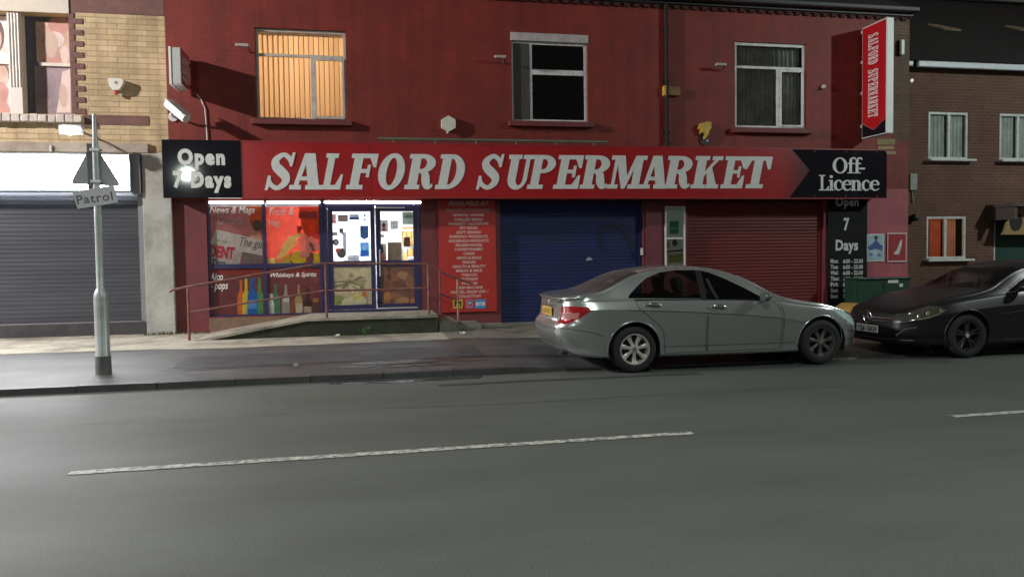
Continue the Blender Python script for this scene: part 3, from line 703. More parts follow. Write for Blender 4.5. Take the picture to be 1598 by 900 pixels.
notice(l1, 592, 343, 605.5, 362, ink('palered', (.60, .50, .48), .5), [(ink('arrowdark', (.10, .03, .04), .2), PP((595, 352), (599, 347), (603, 352), (601, 352), (601, 355), (597, 355), (597, 352))), (ink('arrowred', (.45, .06, .06), .3), PP((596.5, 355.5), (601.5, 355.5), (601.5, 360), (596.5, 360)))])
notice(l1, 609, 344, 622, 358, W_ink, [(ink('greymid', (.4, .4, .42), .4), TT('NO', 611, 346, 619, 350, 0, 0)), (ink('greymid', (.4, .4, .42), .4), TT('ID', 611, 352, 619, 356, 0, 0))])
notice(l1, 592, 365, 600, 371, W_ink, [(ink('arrowred', (.45, .06, .06), .3), TT('9o', 593, 366, 600, 370.5, .02, 0))])
notice(l1, 628, 331, 650, 350, ink('greengrey', (.16, .20, .17), .3), [(ink('green3', (.28, .34, .25), .3), EE(638, 338, 7, 4))])
notice(l1, 605, 378, 627, 406, ink('cardboard', (.15, .11, .075), .2)); notice(l1, 630, 370, 640, 385, ink('chocolate', (.06, .03, .02), .1))
notice(l1, 593, 380, 603, 409, ink('photo', (.35, .30, .26), .4), [(ink('blackish', (.05, .06, .05), .2), PP((593, 380), (598, 384), (599, 394), (593, 398))), (ink('brick', (.38, .10, .08), .3), EE(598, 402, 4, 6))])
notice(l1, 636, 400, 650, 408, W_ink, [(ink('deepblue', (.04, .09, .30), .3), TT('Open', 637, 402, 649, 407, .02, .3))])
# food photographs on the kick panels
straw, straw2, brown = ink('straw', (.40, .33, .20), .2), ink('paleleaf', (.52, .50, .30), .2), ink('bread', (.26, .12, .06), .15)
rs = random.Random(11)
shp = []
for i in range(26):
    a = rs.uniform(0, 6.28); l = rs.uniform(10, 24); cx, cy = 545+rs.uniform(-3, 3), 440+rs.uniform(-4, 4)
    ex, ey = cx+l*1.2*math.cos(a), cy+l*.8*math.sin(a); ex = min(572, max(519, ex)); ey = min(483, max(424, ey)); nx, ny = -math.sin(a)*2.2, math.cos(a)*2.2
    shp.append(((straw2, ink('strawdark', (.20, .16, .10), .15), straw)[i % 3], PP((cx-nx*.3, cy-ny*.3), (ex-nx, ey-ny), (ex+nx, ey+ny), (cx+nx*.3, cy+ny*.3))))
shp += [(ink('leafgreen', (.22, .26, .08), .2), EE(529, 470, 8, 11)), (straw2, EE(550, 472, 17, 10)), (ink('cabbage', (.55, .52, .36), .2), EE(562, 470, 10, 9)), (ink('melon', (.55, .48, .12), .2), EE(557, 463, 7, 5)), (ink('cabbage', (.55, .52, .36), .2), EE(541, 478, 14, 6)), (ink('pepper', (.45, .16, .05), .2), EE(569, 459, 4, 5))]
lf, a, c, tm, zt = leaf[0]
picture('vegetable_panel', lf, ink('strawmid', (.30, .25, .15), .2), shp, (a+.10, c-.10, dz0+.16, tm-.06), yd)
shp = []
for i, (cx, cy, rx, ry, ro, cc) in enumerate(((610, 437, 20, 9, .5, 0), (603, 448, 9, 14, .2, 1), (630, 430, 15, 7, -.3, 2), (640, 440, 10, 12, .1, 0), (622, 446, 18, 7, -.5, 1), (605, 462, 10, 7, .6, 3), (618, 462, 14, 6, -.4, 0), (640, 458, 11, 10, .4, 1), (628, 470, 16, 7, .2, 2), (603, 474, 9, 8, 0, 0), (645, 472, 8, 8, 0, 3), (615, 478, 20, 5, 0, 4), (632, 480, 18, 4, .1, 4))):
    shp.append(((brown, ink('crust', (.16, .065, .04), .1), ink('roll', (.36, .19, .10), .15), ink('glaze', (.42, .16, .05), .15), ink('flour', (.40, .32, .24), .15))[cc], EE(cx, cy, rx*.72, ry, ro)))
shp.append((ink('bannerblue', (.03, .03, .14), .1), PP((622, 484), (652, 483), (652, 486.5), (622, 487))))
lf, a, c, tm, zt = leaf[1]
picture('bread_panel', lf, ink('breaddark', (.12, .055, .04), .1), shp, (a+.10, c-.10, dz0+.16, tm-.06), yd)

# the lit shop behind the glass
room = thing('shop_interior', 'bright white shop room glimpsed through the glass doors', 'shop interior', (-.8, F+2.0, .46))
wht = pm('shop_white', (.80, .80, .80), .7)
X0, X1 = SX0+.3, 2.2
b = MB(); b.box(X0, X1, F+3.5, F+3.6, .44, 2.84); b.box(X0-.05, X0, F+.17, F+3.6, .44, 2.84); b.box(X1, X1+.05, F+.17, F+3.6, .44, 2.84)
b.done('wall', wht, room)
b = MB(); b.box(X0, X1, F+.17, F+3.5, .40, .44); b.done('floor', pm('shop_floor', (.5, .5, .5), .3), room)
b = MB(); b.box(X0, X1, F+.17, F+3.5, 2.80, 2.84); b.done('ceiling', wht, room)
for i, (xx, yy, st) in enumerate(((-.2, F+.9, 100), (.9, F+1.2, 100), (-1.1, F+.9, 60), (.3, F+2.4, 80))):
    b = MB(); b.box(xx-.55, xx+.55, yy-.06, yy+.06, 2.765, 2.795); b.done('ceiling_tube', emitmat('tube_light_%d' % st, (.92, .95, 1.0), st), room)
b = MB()
for k in range(5): b.box(.95, 2.0, F+2.6, F+3.0, .6+.42*k, .63+.42*k)
b.box(.95, .98, F+2.6, F+3.0, .44, 2.5); b.done('shelf', pm('shelf_orange', (.55, .28, .08), .6), room)
b = MB(); rq = random.Random(2)
for k in range(4):
    x = 1.0
    while x < 1.9:
        w = rq.uniform(.07, .14); b.box(x, x+w-.015, F+2.55, F+2.85, .635+.42*k, .635+.42*k+rq.uniform(.2, .33)); x += w
b.done('packet', pm('packets_warm', (.6, .32, .10), .6, var=.5, vscale=7), room)
b = MB(); b.box(-1.2, -.3, F+2.7, F+3.3, .44, 1.45); b.done('counter', pm('counter_grey', (.4, .38, .4), .5), room)
# strip lights over the window heads
for (px0, px1, nm, lab) in ((326, 412, 'strip_light', 'short white strip light directly over the newspaper panel'), (416, 500, 'strip_light', 'short white strip light directly over the fruit panel'), (507, 657, 'strip_light', 'long white strip light over the shop double door')):
    xa, z = at(px0, 316, F+.01); xb, _ = at(px1, 316, F+.01)
    t = thing(nm, lab, 'strip light', ((xa+xb)/2, F-.02, z), 'strip lights along the shop front')
    b = MB(); b.box(xa, xb, F-.035, F-.004, z-.02, z+.022, .008); b.done('diffuser', emitmat('strip_glow', (1, .93, .90), 4.0), t)
    for xe in (xa-.012, xb+.001): b = MB(); b.box(xe, xe+.011, F-.04, F-.003, z-.026, z+.028); b.done('end_cap', navy, t)

# ------------------------------------------------------------------ roller shutters
def shutter(par, name, x0, x1, z0, z1, y, mat, pitch=.075, label=None, rails=None, dep=.2):
    b = MB(); z = z0; prof = []
    while z < z1-.001:
        h = min(pitch, z1-z)
        for (dy, dz) in ((0, 0), (-.012, .18), (-.016, .5), (-.012, .82), (0, .94)): prof.append((y+dy*dep, z+dz*h))
        z += pitch
    vs = [(b.bm.verts.new((x0, p[0], p[1])), b.bm.verts.new((x1, p[0], p[1]))) for p in prof]
    for i in range(len(vs)-1): b.bm.faces.new([vs[i][0], vs[i][1], vs[i+1][1], vs[i+1][0]])
    o = b.done(name, mat, par, origin=((x0+x1)/2, y, z0))
    if label: o['label'] = label
    for xa, xb in ((x0-.05, x0+.012), (x1-.012, x1+.05)): g = MB(); g.box(xa, xb, y-.05, y+.03, z0, z1); g.done('guide_rail', rails or mat, o)
    g = MB(); g.box(x0+.013, x1-.013, y-.03, y+.02, z0-.035, z0+.004, .006); g.done('bottom_bar', rails or mat, o)
    return o
bl = pm('blue_shutter_paint', (0.0030, 0.0105, 0.078), .6, var=.35, vscale=2.4, dirt=(.005, .008, .028), dscale=.9, damt=.8, rvar=.1, stretch=(.3, 1, 2.2))
rd = pm('red_shutter_paint', (0.125, 0.010, 0.013), .5, var=.15, vscale=2.5, dirt=(.12, .012, .014), dscale=1.2, damt=.5)
shutter(shop, 'roller_shutter', BLUE[0]+.05, BLUE[1]-.05, .17, 2.74, F+.12, bl, label='dark blue roller shutter with scuffed paint')
shutter(shop, 'roller_shutter', REDS[0]+.05, REDS[1]-.05, .19, 2.74, F+.12, rd, label='dark red roller shutter', dep=.6)
b = MB()
for P_ in strokepoly([(*at(935, 357, F+.1), .035, .035), (*at(952, 351, F+.1), .05, .05), (*at(970, 356, F+.1), .05, .05), (*at(980, 370, F+.1), .055, .055), (*at(984, 386, F+.1), .04, .04)], 6)+strokepoly([(*at(938, 362, F+.1), .03, .03), (*at(936, 378, F+.1), .04, .04), (*at(944, 392, F+.1), .03, .03)], 6): b.poly(P_, F+.104)
b.done('graffiti', pm('graffiti_ink', (.004, .006, .022), .6), shop)
r = RC(914, 401, 925, 407, F+.09); b = MB(); b.poly([(r[0], r[2]), (r[1], r[2]+.02), (r[1]-.03, r[3]-.02), (r[0]+.05, r[3])], F+.095, F+.099); b.done('paint_chip', pm('chip', (.30, .32, .38), .7), shop)
r = RC(999.5, 387, 1003.5, 398, F-.01); b = MB(); b.box(r[0], r[1], F-.02, F-.001, r[2], r[3]); b.done('key_switch', pm('pale_plastic', (.6, .58, .58), .5), shop)
r = RC(1022, 318, 1030, 480, F-.03)
b = MB(); b.box(6.14, 6.50, F-.03, F-.001, .16, 2.74); b.box(6.56, 7.06, F-.014, F-.001, .16, 1.25); b.done('pilaster', pm('pilaster_maroon', (.14, .03, .045), .6, var=.2, vscale=3), shop)
# ------------------------------------------------------------------ long fascia sign
YF = 15.5
fx0, fx1 = -3.61, 11.71; fz0, fz1 = 2.775, 3.835
fred = pm('fascia_red', (0.33, 0.011, 0.014), .28, var=.10, vscale=2.0, coat=.0, dirt=(.20, .02, .02), dscale=.9, damt=.45)
def fade_red():      # printed sheet: the red runs out into black just before the arrow point
    m = fred.copy(); m.name = 'fascia_red_print'; t = m.node_tree; L = t.links.new; p = t.nodes['Principled BSDF']
    src = p.inputs['Base Color'].links[0].from_socket
    tc = nd(t, 'ShaderNodeTexCoord'); sx = nd(t, 'ShaderNodeSeparateXYZ'); L(tc.outputs['Object'], sx.inputs[0])
    mr = nd(t, 'ShaderNodeMapRange'); x0 = (fx0+fx1)/2; mr.inputs[1].default_value = pA-.35-x0; mr.inputs[2].default_value = pB[0]+.02-x0; L(sx.outputs[0], mr.inputs[0])
    mx = nd(t, 'ShaderNodeMixRGB'); mx.inputs[2].default_value = (.016, .010, .014, 1); L(mr.outputs[0], mx.inputs[0]); L(src, mx.inputs[1]); L(mx.outputs[0], p.inputs['Base Color'])
    return m
fblack = pm('fascia_black', (0.010, 0.010, 0.014), .06, spec=.3)
silver_l = pm('silver_letter', (0.62, 0.64, 0.62), .45, var=.08, vscale=9)
fas = thing('fascia_sign', 'long red and black fascia sign with silver slanted capitals across the shop front', 'shop sign', ((fx0+fx1)/2, YF, fz0))
xl = -2.20
pA, pB, pC = at(1236, 232, YF)[0], at(1264, 266, YF), at(1232, 306, YF)[0]
b = MB(); b.poly([(xl, fz0), (pC, fz0), (pB[0], pB[1]), (pA, fz1), (xl, fz1)], YF+.004, YF+.03); b.done('red_panel', fade_red(), fas)
b = MB(); b.poly([(pC+.004, fz0), (fx1, fz0), (fx1, fz1-.06), (fx1-.06, fz1), (pA+.004, fz1), (pB[0]+.006, pB[1])], YF+.004, YF+.03); b.done('black_panel', fblack, fas)
b = MB(); b.box(fx0, xl-.004, YF-.012, YF+.03, fz0-.02, fz1+.015, .006); b.done('black_panel', fblack, fas)
b = MB(); b.box(fx0+.01, fx1-.01, YF+.032, F-.004, fz0+.02, fz1-.02); b.done('sign_box', pm('fascia_back', (.10, .015, .018), .6, var=.2, vscale=3, dirt=(.03, .02, .02), dscale=2, damt=.6), fas)
b = MB(); b.box(xl, fx1, YF-.004, YF+.003, fz1+.001, fz1+.022); b.box(xl, fx1, YF-.004, YF+.003, fz0-.024, fz0-.001)
xx = xl+.4
while xx < fx1-.2: b.box(xx-.012, xx+.012, YF-.010, YF-.005, fz0+.03, fz0+.054); b.box(xx-.012, xx+.012, YF-.010, YF-.005, fz1-.05, fz1-.03); xx += .78
b.done('trim_strip', pm('fascia_trim', (.27, .02, .03), .4), fas)
b = MB()
for xj in (.24, 2.68, 5.12, 7.56): b.box(xj-.003, xj+.003, YF+.002, YF+.0035, fz0+.002, fz1-.002)
b.done('panel_joint', pm('joint_dark', (.06, .008, .01), .6), fas)
spans = [('S', 414, 461), ('A', 452.6, 501), ('L', 501, 540), ('F', 541, 589.5), ('O', 587, 635), ('R', 632, 682), ('D', 680, 728.5),
         ('S', 744, 786.5), ('U', 787, 833), ('P', 824, 869), ('E', 864.6, 909.7), ('R', 906, 953.5), ('M', 948, 1009), ('A', 1000, 1040.5), ('R', 1036, 1082), ('K', 1079, 1127), ('E', 1126, 1165), ('T', 1158, 1204)]
SH = .21
z_of = lambda px: (at(px, 296-(px-430)*.0028, YF)[1], at(px, 239+(px-430)*.0072, YF)[1])
b = MB()
for ch, l, rgt in spans:
    za, zb = z_of((l+rgt)/2); xa = at(l-2.2, 270, YF)[0]; xb = at(rgt+2.2, 270, YF)[0]
    xb -= SH*(zb-za) if ch not in 'A' else .04
    if ch == 'A': letter(b, ch, xa, xb, za, zb, YF+.002, .006, SH*.55)
    else: letter(b, ch, xa, xb, za, zb, YF+.002, .006, SH)
b.done('lettering', silver_l, fas)
b = MB()
def low(ch, px0, px1, zt, zbm):
    g = {'O': 'l_O', 'L': 'l_L'}.get(ch, ch)
    xa, xb = at(px0, 270, YF)[0], at(px1, 270, YF)[0]
    for i, poly in enumerate(glyph(g)):
        b.poly([(xa+p[0]*(xb-xa), zbm+p[1]*(zt-zbm)) for p in poly], YF-.008-i*.00012, YF+.003)
zt, zm = at(1320, 246.5, YF)[1], at(1320, 270.5, YF)[1]
for ch, a, c in (('O', 1299.5, 1322), ('f', 1322, 1335), ('f', 1332, 1345), ('-', 1340.5, 1349.5)): low(ch, a, c, zt, zm)
zt, zm = at(1325, 273.5, YF)[1], at(1325, 297.5, YF)[1]
for ch, a, c in (('L', 1278, 1293.5), ('i', 1293, 1302), ('c', 1301, 1314), ('e', 1313.5, 1328), ('n', 1327.5, 1344.5), ('c', 1344.5, 1357), ('e', 1357, 1371.5)): low(ch, a, c, zt, zm)
b.done('lettering', pm('silver_letter_small', (.60, .62, .63), .4), fas)
b = MB()
text_into(b, 'Open', RC(277, 232, 351, 265, YF-.016), YF-.016, .055, .0, spacing=1.2)
text_into(b, '7 Days', RC(270, 267, 361, 301, YF-.016), YF-.016, .055, .0, spacing=1.2)
b.done('lettering', pm('white_vinyl', (.66, .67, .64), .5, var=.1, vscale=12), fas)
# slim green rail lying along the top of the fascia
xa, z = at(590, 221, YF+.15); xb, z2 = at(948, 220, YF+.15)
b = MB(); b.box(xa, xb, YF+.12, YF+.18, fz1+.10, fz1+.135, .006)
for i in range(6): x = xa+.3+i*(xb-xa-.6)/5; b.box(x-.015, x+.015, YF+.13, YF+.17, fz1-.02, fz1+.098)
tag(b.done('light_rail', pm('green_metal', (.10, .19, .13), .5, var=.2, vscale=6), origin=((xa+xb)/2, YF+.15, fz1)), 'thin green metal rail standing along the top of the red fascia', 'rail')

# ------------------------------------------------------------------ projecting signs
def projecting(name, label, x, y0, y1, z0, z1, th, face, edge):
    t = thing(name, label, 'projecting sign', (x, F, (z0+z1)/2))
    b = MB(); b.box(x-th/2, x+th/2, y0, y1, z0, z1, .012); b.done('sign_case', edge, t)
    return t
edge_w = pm('sign_edge_white', (.70, .74, .72), .45, var=.05, vscale=5)
xr, z1 = at(1390, 27, 15.05); _, z0 = at(1390, 208, 15.05)
ys0, ys1 = 15.05, 15.90
tr = projecting('projecting_sign', 'tall red projecting sign with white edge and lettering running downward', xr, ys0, ys1, z0, z1, .17, None, edge_w)
sred = pm('sign_face_red', (.50, .012, .016), .3, var=.08, vscale=3)
b = MB(); xs_ = xr-.088
def sx_(y, z): return (xs_, y, z)
vz = lambda l: [b.bm.verts.new(p) for p in l]
ymid = (ys0+ys1)/2
b.bm.faces.new(vz([sx_(ys1-.02, z1-.03), sx_(ys1-.02, z0+.34), sx_(ymid, z0+.14), sx_(ys0+.03, z0+.34), sx_(ys0+.03, z1-.03)])); b.done('red_face', sred, tr)
b = MB(); b.bm.faces.new(vz([sx_(ys1-.02, z0+.335), sx_(ys1-.02, z0+.02), sx_(ys0+.03, z0+.02), sx_(ys0+.03, z0+.335), sx_(ymid, z0+.135)])); b.done('black_face', fblack, tr)
b = MB(); word = 'SALFORD SUPERMARKET'; span = (z1-.22)-(z0+.42); adv = span/len(word)
for i, ch in enumerate(word):
    if ch == ' ': continue
    u0 = .22+i*adv
    letter(b, ch, u0+.006, u0+adv-.006, -.20, .20, 0, 0, 0, xf=lambda p: (xs_-.002-(-p[1])*1.0, ymid+.03-p[2]*.85, z1-p[0]))
b.done('lettering', pm('sign_white_ink', (.72, .66, .64), .4), tr)
b = MB()
for k in (.12, .42, .70, .97): z = z0+(z1-z0)*k; b.box(xr-.05, xr+.05, ys1-.01, F-.002, z-.03, z+.03)
b.done('bracket', pm('pale_bracket', (.5, .46, .44), .5), tr)
xl_, z1 = at(274, 74, 15.25); _, z0 = at(274, 131, 15.25)
tl = projecting('projecting_sign', 'small square projecting sign seen edge on above the seven day panel', xl_, 15.25, 15.9, z0, z1, .17, None, pm('sign_edge_grey', (.50, .51, .48), .5, var=.08, vscale=6))
b = MB(); b.box(xl_-.125, xl_-.087, 15.24, 15.90, z0-.01, z1+.01); b.done('lit_face', pm('sign_face_white', (.80, .78, .75), .4), tl)
b = MB(); b.box(xl_+.087, xl_+.095, 15.26, 15.90, z0+.01, z1-.01); b.done('red_face', pm('sign_face_pinkred', (.42, .05, .06), .4), tl)
b = MB()
for (s_, k0, k1) in (('SALFORD', .58, .82), ('SUPER', .32, .54), ('MARKET', .12, .28)): text_into(b, s_, (-.27, .27, z0+k0*(z1-z0), z0+k1*(z1-z0)), 0, .03, .15, xf=lambda p: (xl_+.0965, 15.58+p[0], p[2]))
b.done('lettering', pm('sign_white_ink', (.72, .66, .64), .4), tl)
b = MB()
for k in (.2, .8): z = z0+(z1-z0)*k; b.box(xl_-.04, xl_+.04, 15.88, F-.002, z-.025, z+.025)
b.done('bracket', pm('pale_bracket', (.5, .46, .44), .5), tl)

# ------------------------------------------------------------------ boards and notices on the wall
def board(name, label, cat, r, y, mat, th=.03):
    t = thing(name, label, cat, ((r[0]+r[1])/2, y, r[2])); b = MB(); b.box(r[0], r[1], y, y+th, r[2], r[3], .004); b.done('panel', mat, t); return t
YB = F-.045
r = (1.60, 2.80, .42, 2.755)
pb = board('price_list_board', 'tall red board listing goods in white lines between door and blue shutter', 'sign board', r, YB, pm('board_red', (.42, .032, .026), .4, var=.12, vscale=1.5, dirt=(.28, .03, .03), dscale=1.0, damt=.5))
lines = ['SPIRITS, WINES', 'CHILLED BEERS', 'WHISKEY / ALCOPOPS', 'PET FOOD', 'SOFT DRINKS', 'EVERYDAY PRODUCTS', 'HOUSEHOLD PRODUCTS', 'FROZEN FOODS', 'CONFECTIONERY', 'CARDS', 'NEWS & MAGS', 'SNACKS', 'HEALTH & BEAUTY', 'BREAD & MILK', 'TOBACCO', 'PAYPOINT', 'PAYZONE', 'CASH MACHINE', 'PARCEL DROP OFF /', 'COLLECTION']
b = MB(); yt = YB-.002; cx = 2.225
for i, s in enumerate(lines):
    zc = at(730, 336.0+i*6.63, YB)[1]; w = .0470*len(s)
    text_into(b, s, (cx-w/2, cx+w/2, zc-.0285, zc+.0285), yt, .022, .12)
b.done('lettering', pm('board_white', (.60, .50, .46), .5), pb)
b = MB(); zc = at(730, 317, YB)[1]; text_into(b, 'AVAILABLE AT', (1.80, 2.66, zc-.055, zc+.055), yt, .035, .1); zc = at(730, 327, YB)[1]; text_into(b, 'SALFORD SUPERMARKET', (1.76, 2.68, zc-.02, zc+.02), yt, .02, .1)
b.box(1.76, 2.68, YB-.003, YB-.001, zc-.05, zc-.04); b.done('heading', pm('board_heading', (.42, .30, .28), .5), pb)
for px0, px1, m, txt in ((707, 722, pm('logo_yellow', (.62, .42, .03), .5), 'PP'), (727, 739, pm('logo_pinkred', (.45, .14, .18), .5), 'az'), (741, 758, pm('logo_blue', (.06, .25, .52), .5), 'card')):
    q = RC(px0, 467, px1, 481, YB); b = MB(); b.box(q[0], q[1], YB-.006, YB-.001, q[2], q[3]); lo_ = b.done('logo', m, pb)
    b = MB()
    if txt == 'PP':
        for (u, f) in ((.14, 1), (.86, -1)):
            X = lambda s: q[0]+(u+f*s)*(q[1]-q[0]); Z = lambda s: q[2]+s*(q[3]-q[2])
            b.poly([(X(0), Z(.2)), (X(.14), Z(.2)), (X(.14), Z(.5)), (X(.34), Z(.66)), (X(.14), Z(.85)), (X(0), Z(.85))], YB-.008)
        lm_ = pm('logo_black', (.02, .02, .02), .5)
    else:
        if txt == 'az': b.ell((q[0]+q[1])/2, (q[2]+q[3])/2+.02, .05, .05, YB-.0075, 16)
        else: b.sheet(q[0]+.02, q[1]-.02, q[2]+.06, q[3]-.06, YB-.0075)
        lm_ = pm('logo_navy', (.03, .06, .22), .5) if txt == 'az' else pm('logo_white', (.6, .64, .66), .5)
    b.done('emblem', lm_, lo_)
    if txt != 'PP':
        b = MB(); cxx, czz = (q[0]+q[1])/2, (q[2]+q[3])/2+(.02 if txt == 'az' else 0)
        text_into(b, txt, (cxx-.04, cxx+.04, czz-.02, czz+.025), YB-.0085, .02, .1); b.done('lettering', pm('logo_white', (.6, .64, .66), .5) if txt == 'az' else pm('logo_navy', (.03, .06, .22), .5), lo_)
r = (10.54, 11.545, .30, 2.765)
hb = board('opening_hours_board', 'tall black board of opening hours beside the red shutter', 'sign board', r, YB, pm('board_black', (.007, .007, .008), .65, spec=.2))
b = MB(); wv = pm('hours_white', (.58, .60, .58), .5, var=.12, vscale=14)
text_into(b, 'Open', RC(1304, 308, 1340, 326, YB), yt, .035, 0, spacing=1.1); text_into(b, '7', RC(1316.5, 340, 1325.5, 360, YB), yt, .04); text_into(b, 'Days', RC(1304, 374, 1339, 396, YB), yt, .035, spacing=1.08)
for i, (d, h) in enumerate((('Mon:', '6:00 - 22:30'), ('Tue:', '6:00 - 22:30'), ('Wed:', '6:00 - 22:30'), ('Thur:', '6:00 - 22:30'), ('Fri:', '6:00 - 22:30'), ('Sat:', '6:00 - 22:30'), ('Sun:', '7:00 - 22:30'))):
    py = 404+i*9.1; w = {4: 12, 5: 13.5}[len(d)]
    text_into(b, d, RC(1296, py, 1296+w, py+6.5, YB), yt, .03); text_into(b, h, RC(1315.5, py, 1346.5, py+6.5, YB), yt, .03)
b.done('lettering', wv, hb)
# narrow white framed notice case
alu = pm('white_alu_frame', (.60, .61, .60), .4)
r = (6.575, 7.05, 1.27, 2.62)
nc = thing('notice_case', 'narrow white framed notice case between the two roller shutters', 'notice case', (6.81, F-.05, 1.27))
zm = at(1053, 372, F)[1]
b = MB(); frame_bars(b, r[0], r[1], r[2], r[3], F-.055, .035, .05, hb=[(zm, r[0]+.035, r[1]-.035, .04)]); b.done('frame', alu, nc)
picture('paper', nc, pm('pale_paper', (.62, .70, .68), .6), [(pm('green_paper', (.03, .26, .10), .6, var=.2, vscale=9), PP((1045, 345), (1059, 345), (1059, 356), (1045, 356))), (pm('green_paper', (.03, .26, .10), .6), PP((1045, 357), (1059, 357), (1059, 365), (1045, 365)))], (r[0]+.034, r[1]-.034, zm+.018, r[3]-.034), F-.02)
picture('leaflet', nc, pm('leaflet_base', (.55, .58, .50), .6, var=.3, vscale=9), [(pm('leaflet_olive', (.28, .25, .08), .6, var=.4, vscale=12), PP((1042, 397), (1066, 395), (1066, 409), (1042, 410))), (pm('leaflet_dark', (.05, .06, .05), .6), EE(1053, 379, 5, 6)), (pm('leaflet_dark', (.05, .06, .05), .6), PP((1041, 391), (1066, 389), (1066, 392), (1041, 394))), (pm('leaflet_pink', (.40, .22, .22), .6), EE(1043, 382, 4, 7))], (r[0]+.034, r[1]-.034, r[2]+.034, zm-.018), F-.02)
b = MB(); b.sheet(r[0]+.03, r[1]-.03, r[2]+.03, r[3]-.03, F-.03); b.done('pane', pane, nc)
# two small posters on the pink paint
r = RC(1352.5, 365, 1380, 408, F-.03)
p1 = board('wall_poster', 'small pale blue framed poster on the pink wall', 'poster', r, F-.03, pm('poster_frame_white', (.55, .58, .58), .4), .02)
b_ = pm('poster_blue', (.30, .46, .52), .5, var=.35, vscale=7); dk = pm('poster_navy', (.05, .08, .28), .5, var=.4, vscale=9)
picture('print', p1, b_, [(dk, PP((1354, 386), (1362, 380), (1367, 373), (1372, 380), (1378, 384), (1376, 391), (1366, 388), (1357, 391))), (pm('poster_ink', (.02, .025, .04), .5), EE(1367, 371, 4, 4)), (pm('poster_navy2', (.10, .16, .34), .5), EE(1359, 397, 4, 3)), (pm('poster_navy2', (.10, .16, .34), .5), EE(1372, 398, 4, 3)), (pm('poster_pale', (.45, .58, .58), .5), EE(1366, 394, 5, 4))], (r[0]+.03, r[1]-.03, r[2]+.03, r[3]-.03), F-.0315)
r = RC(1385, 364, 1414, 408, F-.03)
p2 = board('wall_poster', 'small red poster with a white figure on the pink wall', 'poster', r, F-.03, pm('poster_red', (.30, .035, .04), .4), .02)
b = MB(); b.poly([at(*p, F-.032) for p in ((1394, 396), (1400, 389), (1405, 375), (1408, 374), (1407, 384), (1403, 397), (1398, 397))], F-.032); b.done('figure', pm('poster_white', (.55, .55, .52), .5), p2)
b = MB(); b.box(r[0]-.005, r[1]+.005, F-.045, F-.031, r[3]-.02, r[3]+.012); b.box(r[0]-.005, r[1]+.005, F-.045, F-.031, r[2]-.012, r[2]+.02); b.box(r[0]-.005, r[0]+.008, F-.043, F-.031, r[2]+.02, r[3]-.02); b.box(r[1]-.008, r[1]+.005, F-.043, F-.031, r[2]+.02, r[3]-.02)
b.done('frame', pm('poster_rail', (.6, .45, .45), .35), p2)

# ------------------------------------------------------------------ small fittings on the red wall
pale = pm('pale_plastic', (.6, .58, .58), .5)
x, z = at(700, 193, F-.12)
t = thing('alarm_box', 'white hexagonal alarm box on the red wall above the fascia', 'alarm box', (x, F, z))
b = MB(); b.poly([(x+.165*math.cos(R_(a)), z+.165*math.sin(R_(a))) for a in range(30, 390, 60)], F-.13, F-.005); o = b.done('cover', pm('alarm_cream', (.62, .64, .54), .5, var=.08, vscale=9), t)
b = MB(); b.lathe([(.02, -.015), (.022, 0), (.012, .015)], (x-.02, F-.10, z-.175), 'z', 10); b.done('lamp', pm('clear_lamp', (.8, .8, .8), .2), t)
x, z = at(1101, 208, F-.1)
t = thing('alarm_box', 'broken yellow alarm box with a black lower half above the fascia', 'alarm box', (x, F, z))
b = MB(); q = lambda u, v: at(u, v, F-.10)
b.poly([q(*p) for p in ((1093, 193), (1104, 190), (1110, 191), (1110, 200), (1107, 203), (1106, 209), (1100, 217.5), (1099, 215), (1101, 210), (1096, 206), (1093, 208.5), (1094, 203), (1090, 200))], F-.11, F-.03); b.done('broken_cover', pm('alarm_yellow', (.55, .36, .05), .5, var=.35, vscale=8, bump=.2), t)
b = MB(); b.poly([q(*p) for p in ((1095, 208), (1108, 203), (1109, 224), (1103, 226), (1096, 224))], F-.028, F-.004); b.done('back_plate', pm('alarm_black', (.025, .022, .03), .5), t)
b = MB(); xx, zz = q(1106, 219); b.lathe([(.02, -.02), (.03, 0), (.0305, .012), (.012, .03)], (xx, F-.035, zz), 'z', 12); b.done('bulb', pm('lamp_lilac', (.55, .52, .62), .2), t)
r = RC(1036, 135, 1062, 149, F-.10)
t = thing('alarm_box', 'weathered ochre rectangular box on the wall beside the downpipe', 'alarm box', ((r[0]+r[1])/2, F, r[2]))
b = MB(); b.box(r[0]+.06, r[1], F-.10, F-.004, r[2], r[3], .012); b.done('case', pm('ochre_box', (.17, .09, .025), .6, var=.4, vscale=9), t)
b = MB(); b.box(r[0], r[0]+.058, F-.11, F-.006, r[2]-.01, r[3]+.01, .008); b.done('end_cap', pm('ochre_bright', (.55, .32, .05), .5, var=.3, vscale=9), t)
for (px, py, lab) in ((379, 72, 'pale wall bracket between small edge-on sign and lit orange window'), (781, 90, 'pale wall bracket beside the boarded strip of the dark window'), (1125, 102, 'pale wall bracket between downpipe and net curtained window')):
    x, z = at(px, py, F-.2)
    t = thing('wall_bracket', lab, 'bracket', (x, F, z), 'stubs of old lamp brackets under the eaves')
    b = MB(); b.box(x-.13, x+.11, F-.26, F-.19, z-.02, z+.035, .008); b.done('head', pm('bracket_grey', (.42, .36, .35), .6, var=.2, vscale=9), t)
    b = MB(); b.tube([(x+.09, F-.22, z-.01), (x+.10, F-.10, z-.04), (x+.10, F-.002, z-.07)], .018, 8); b.done('arm', pm('bracket_dark', (.12, .07, .07), .6), t)
x, z = at(1287, 135, F-.1)
t = thing('wall_light', 'small round white fitting on the wall right of the net curtained window', 'wall light', (x, F, z))
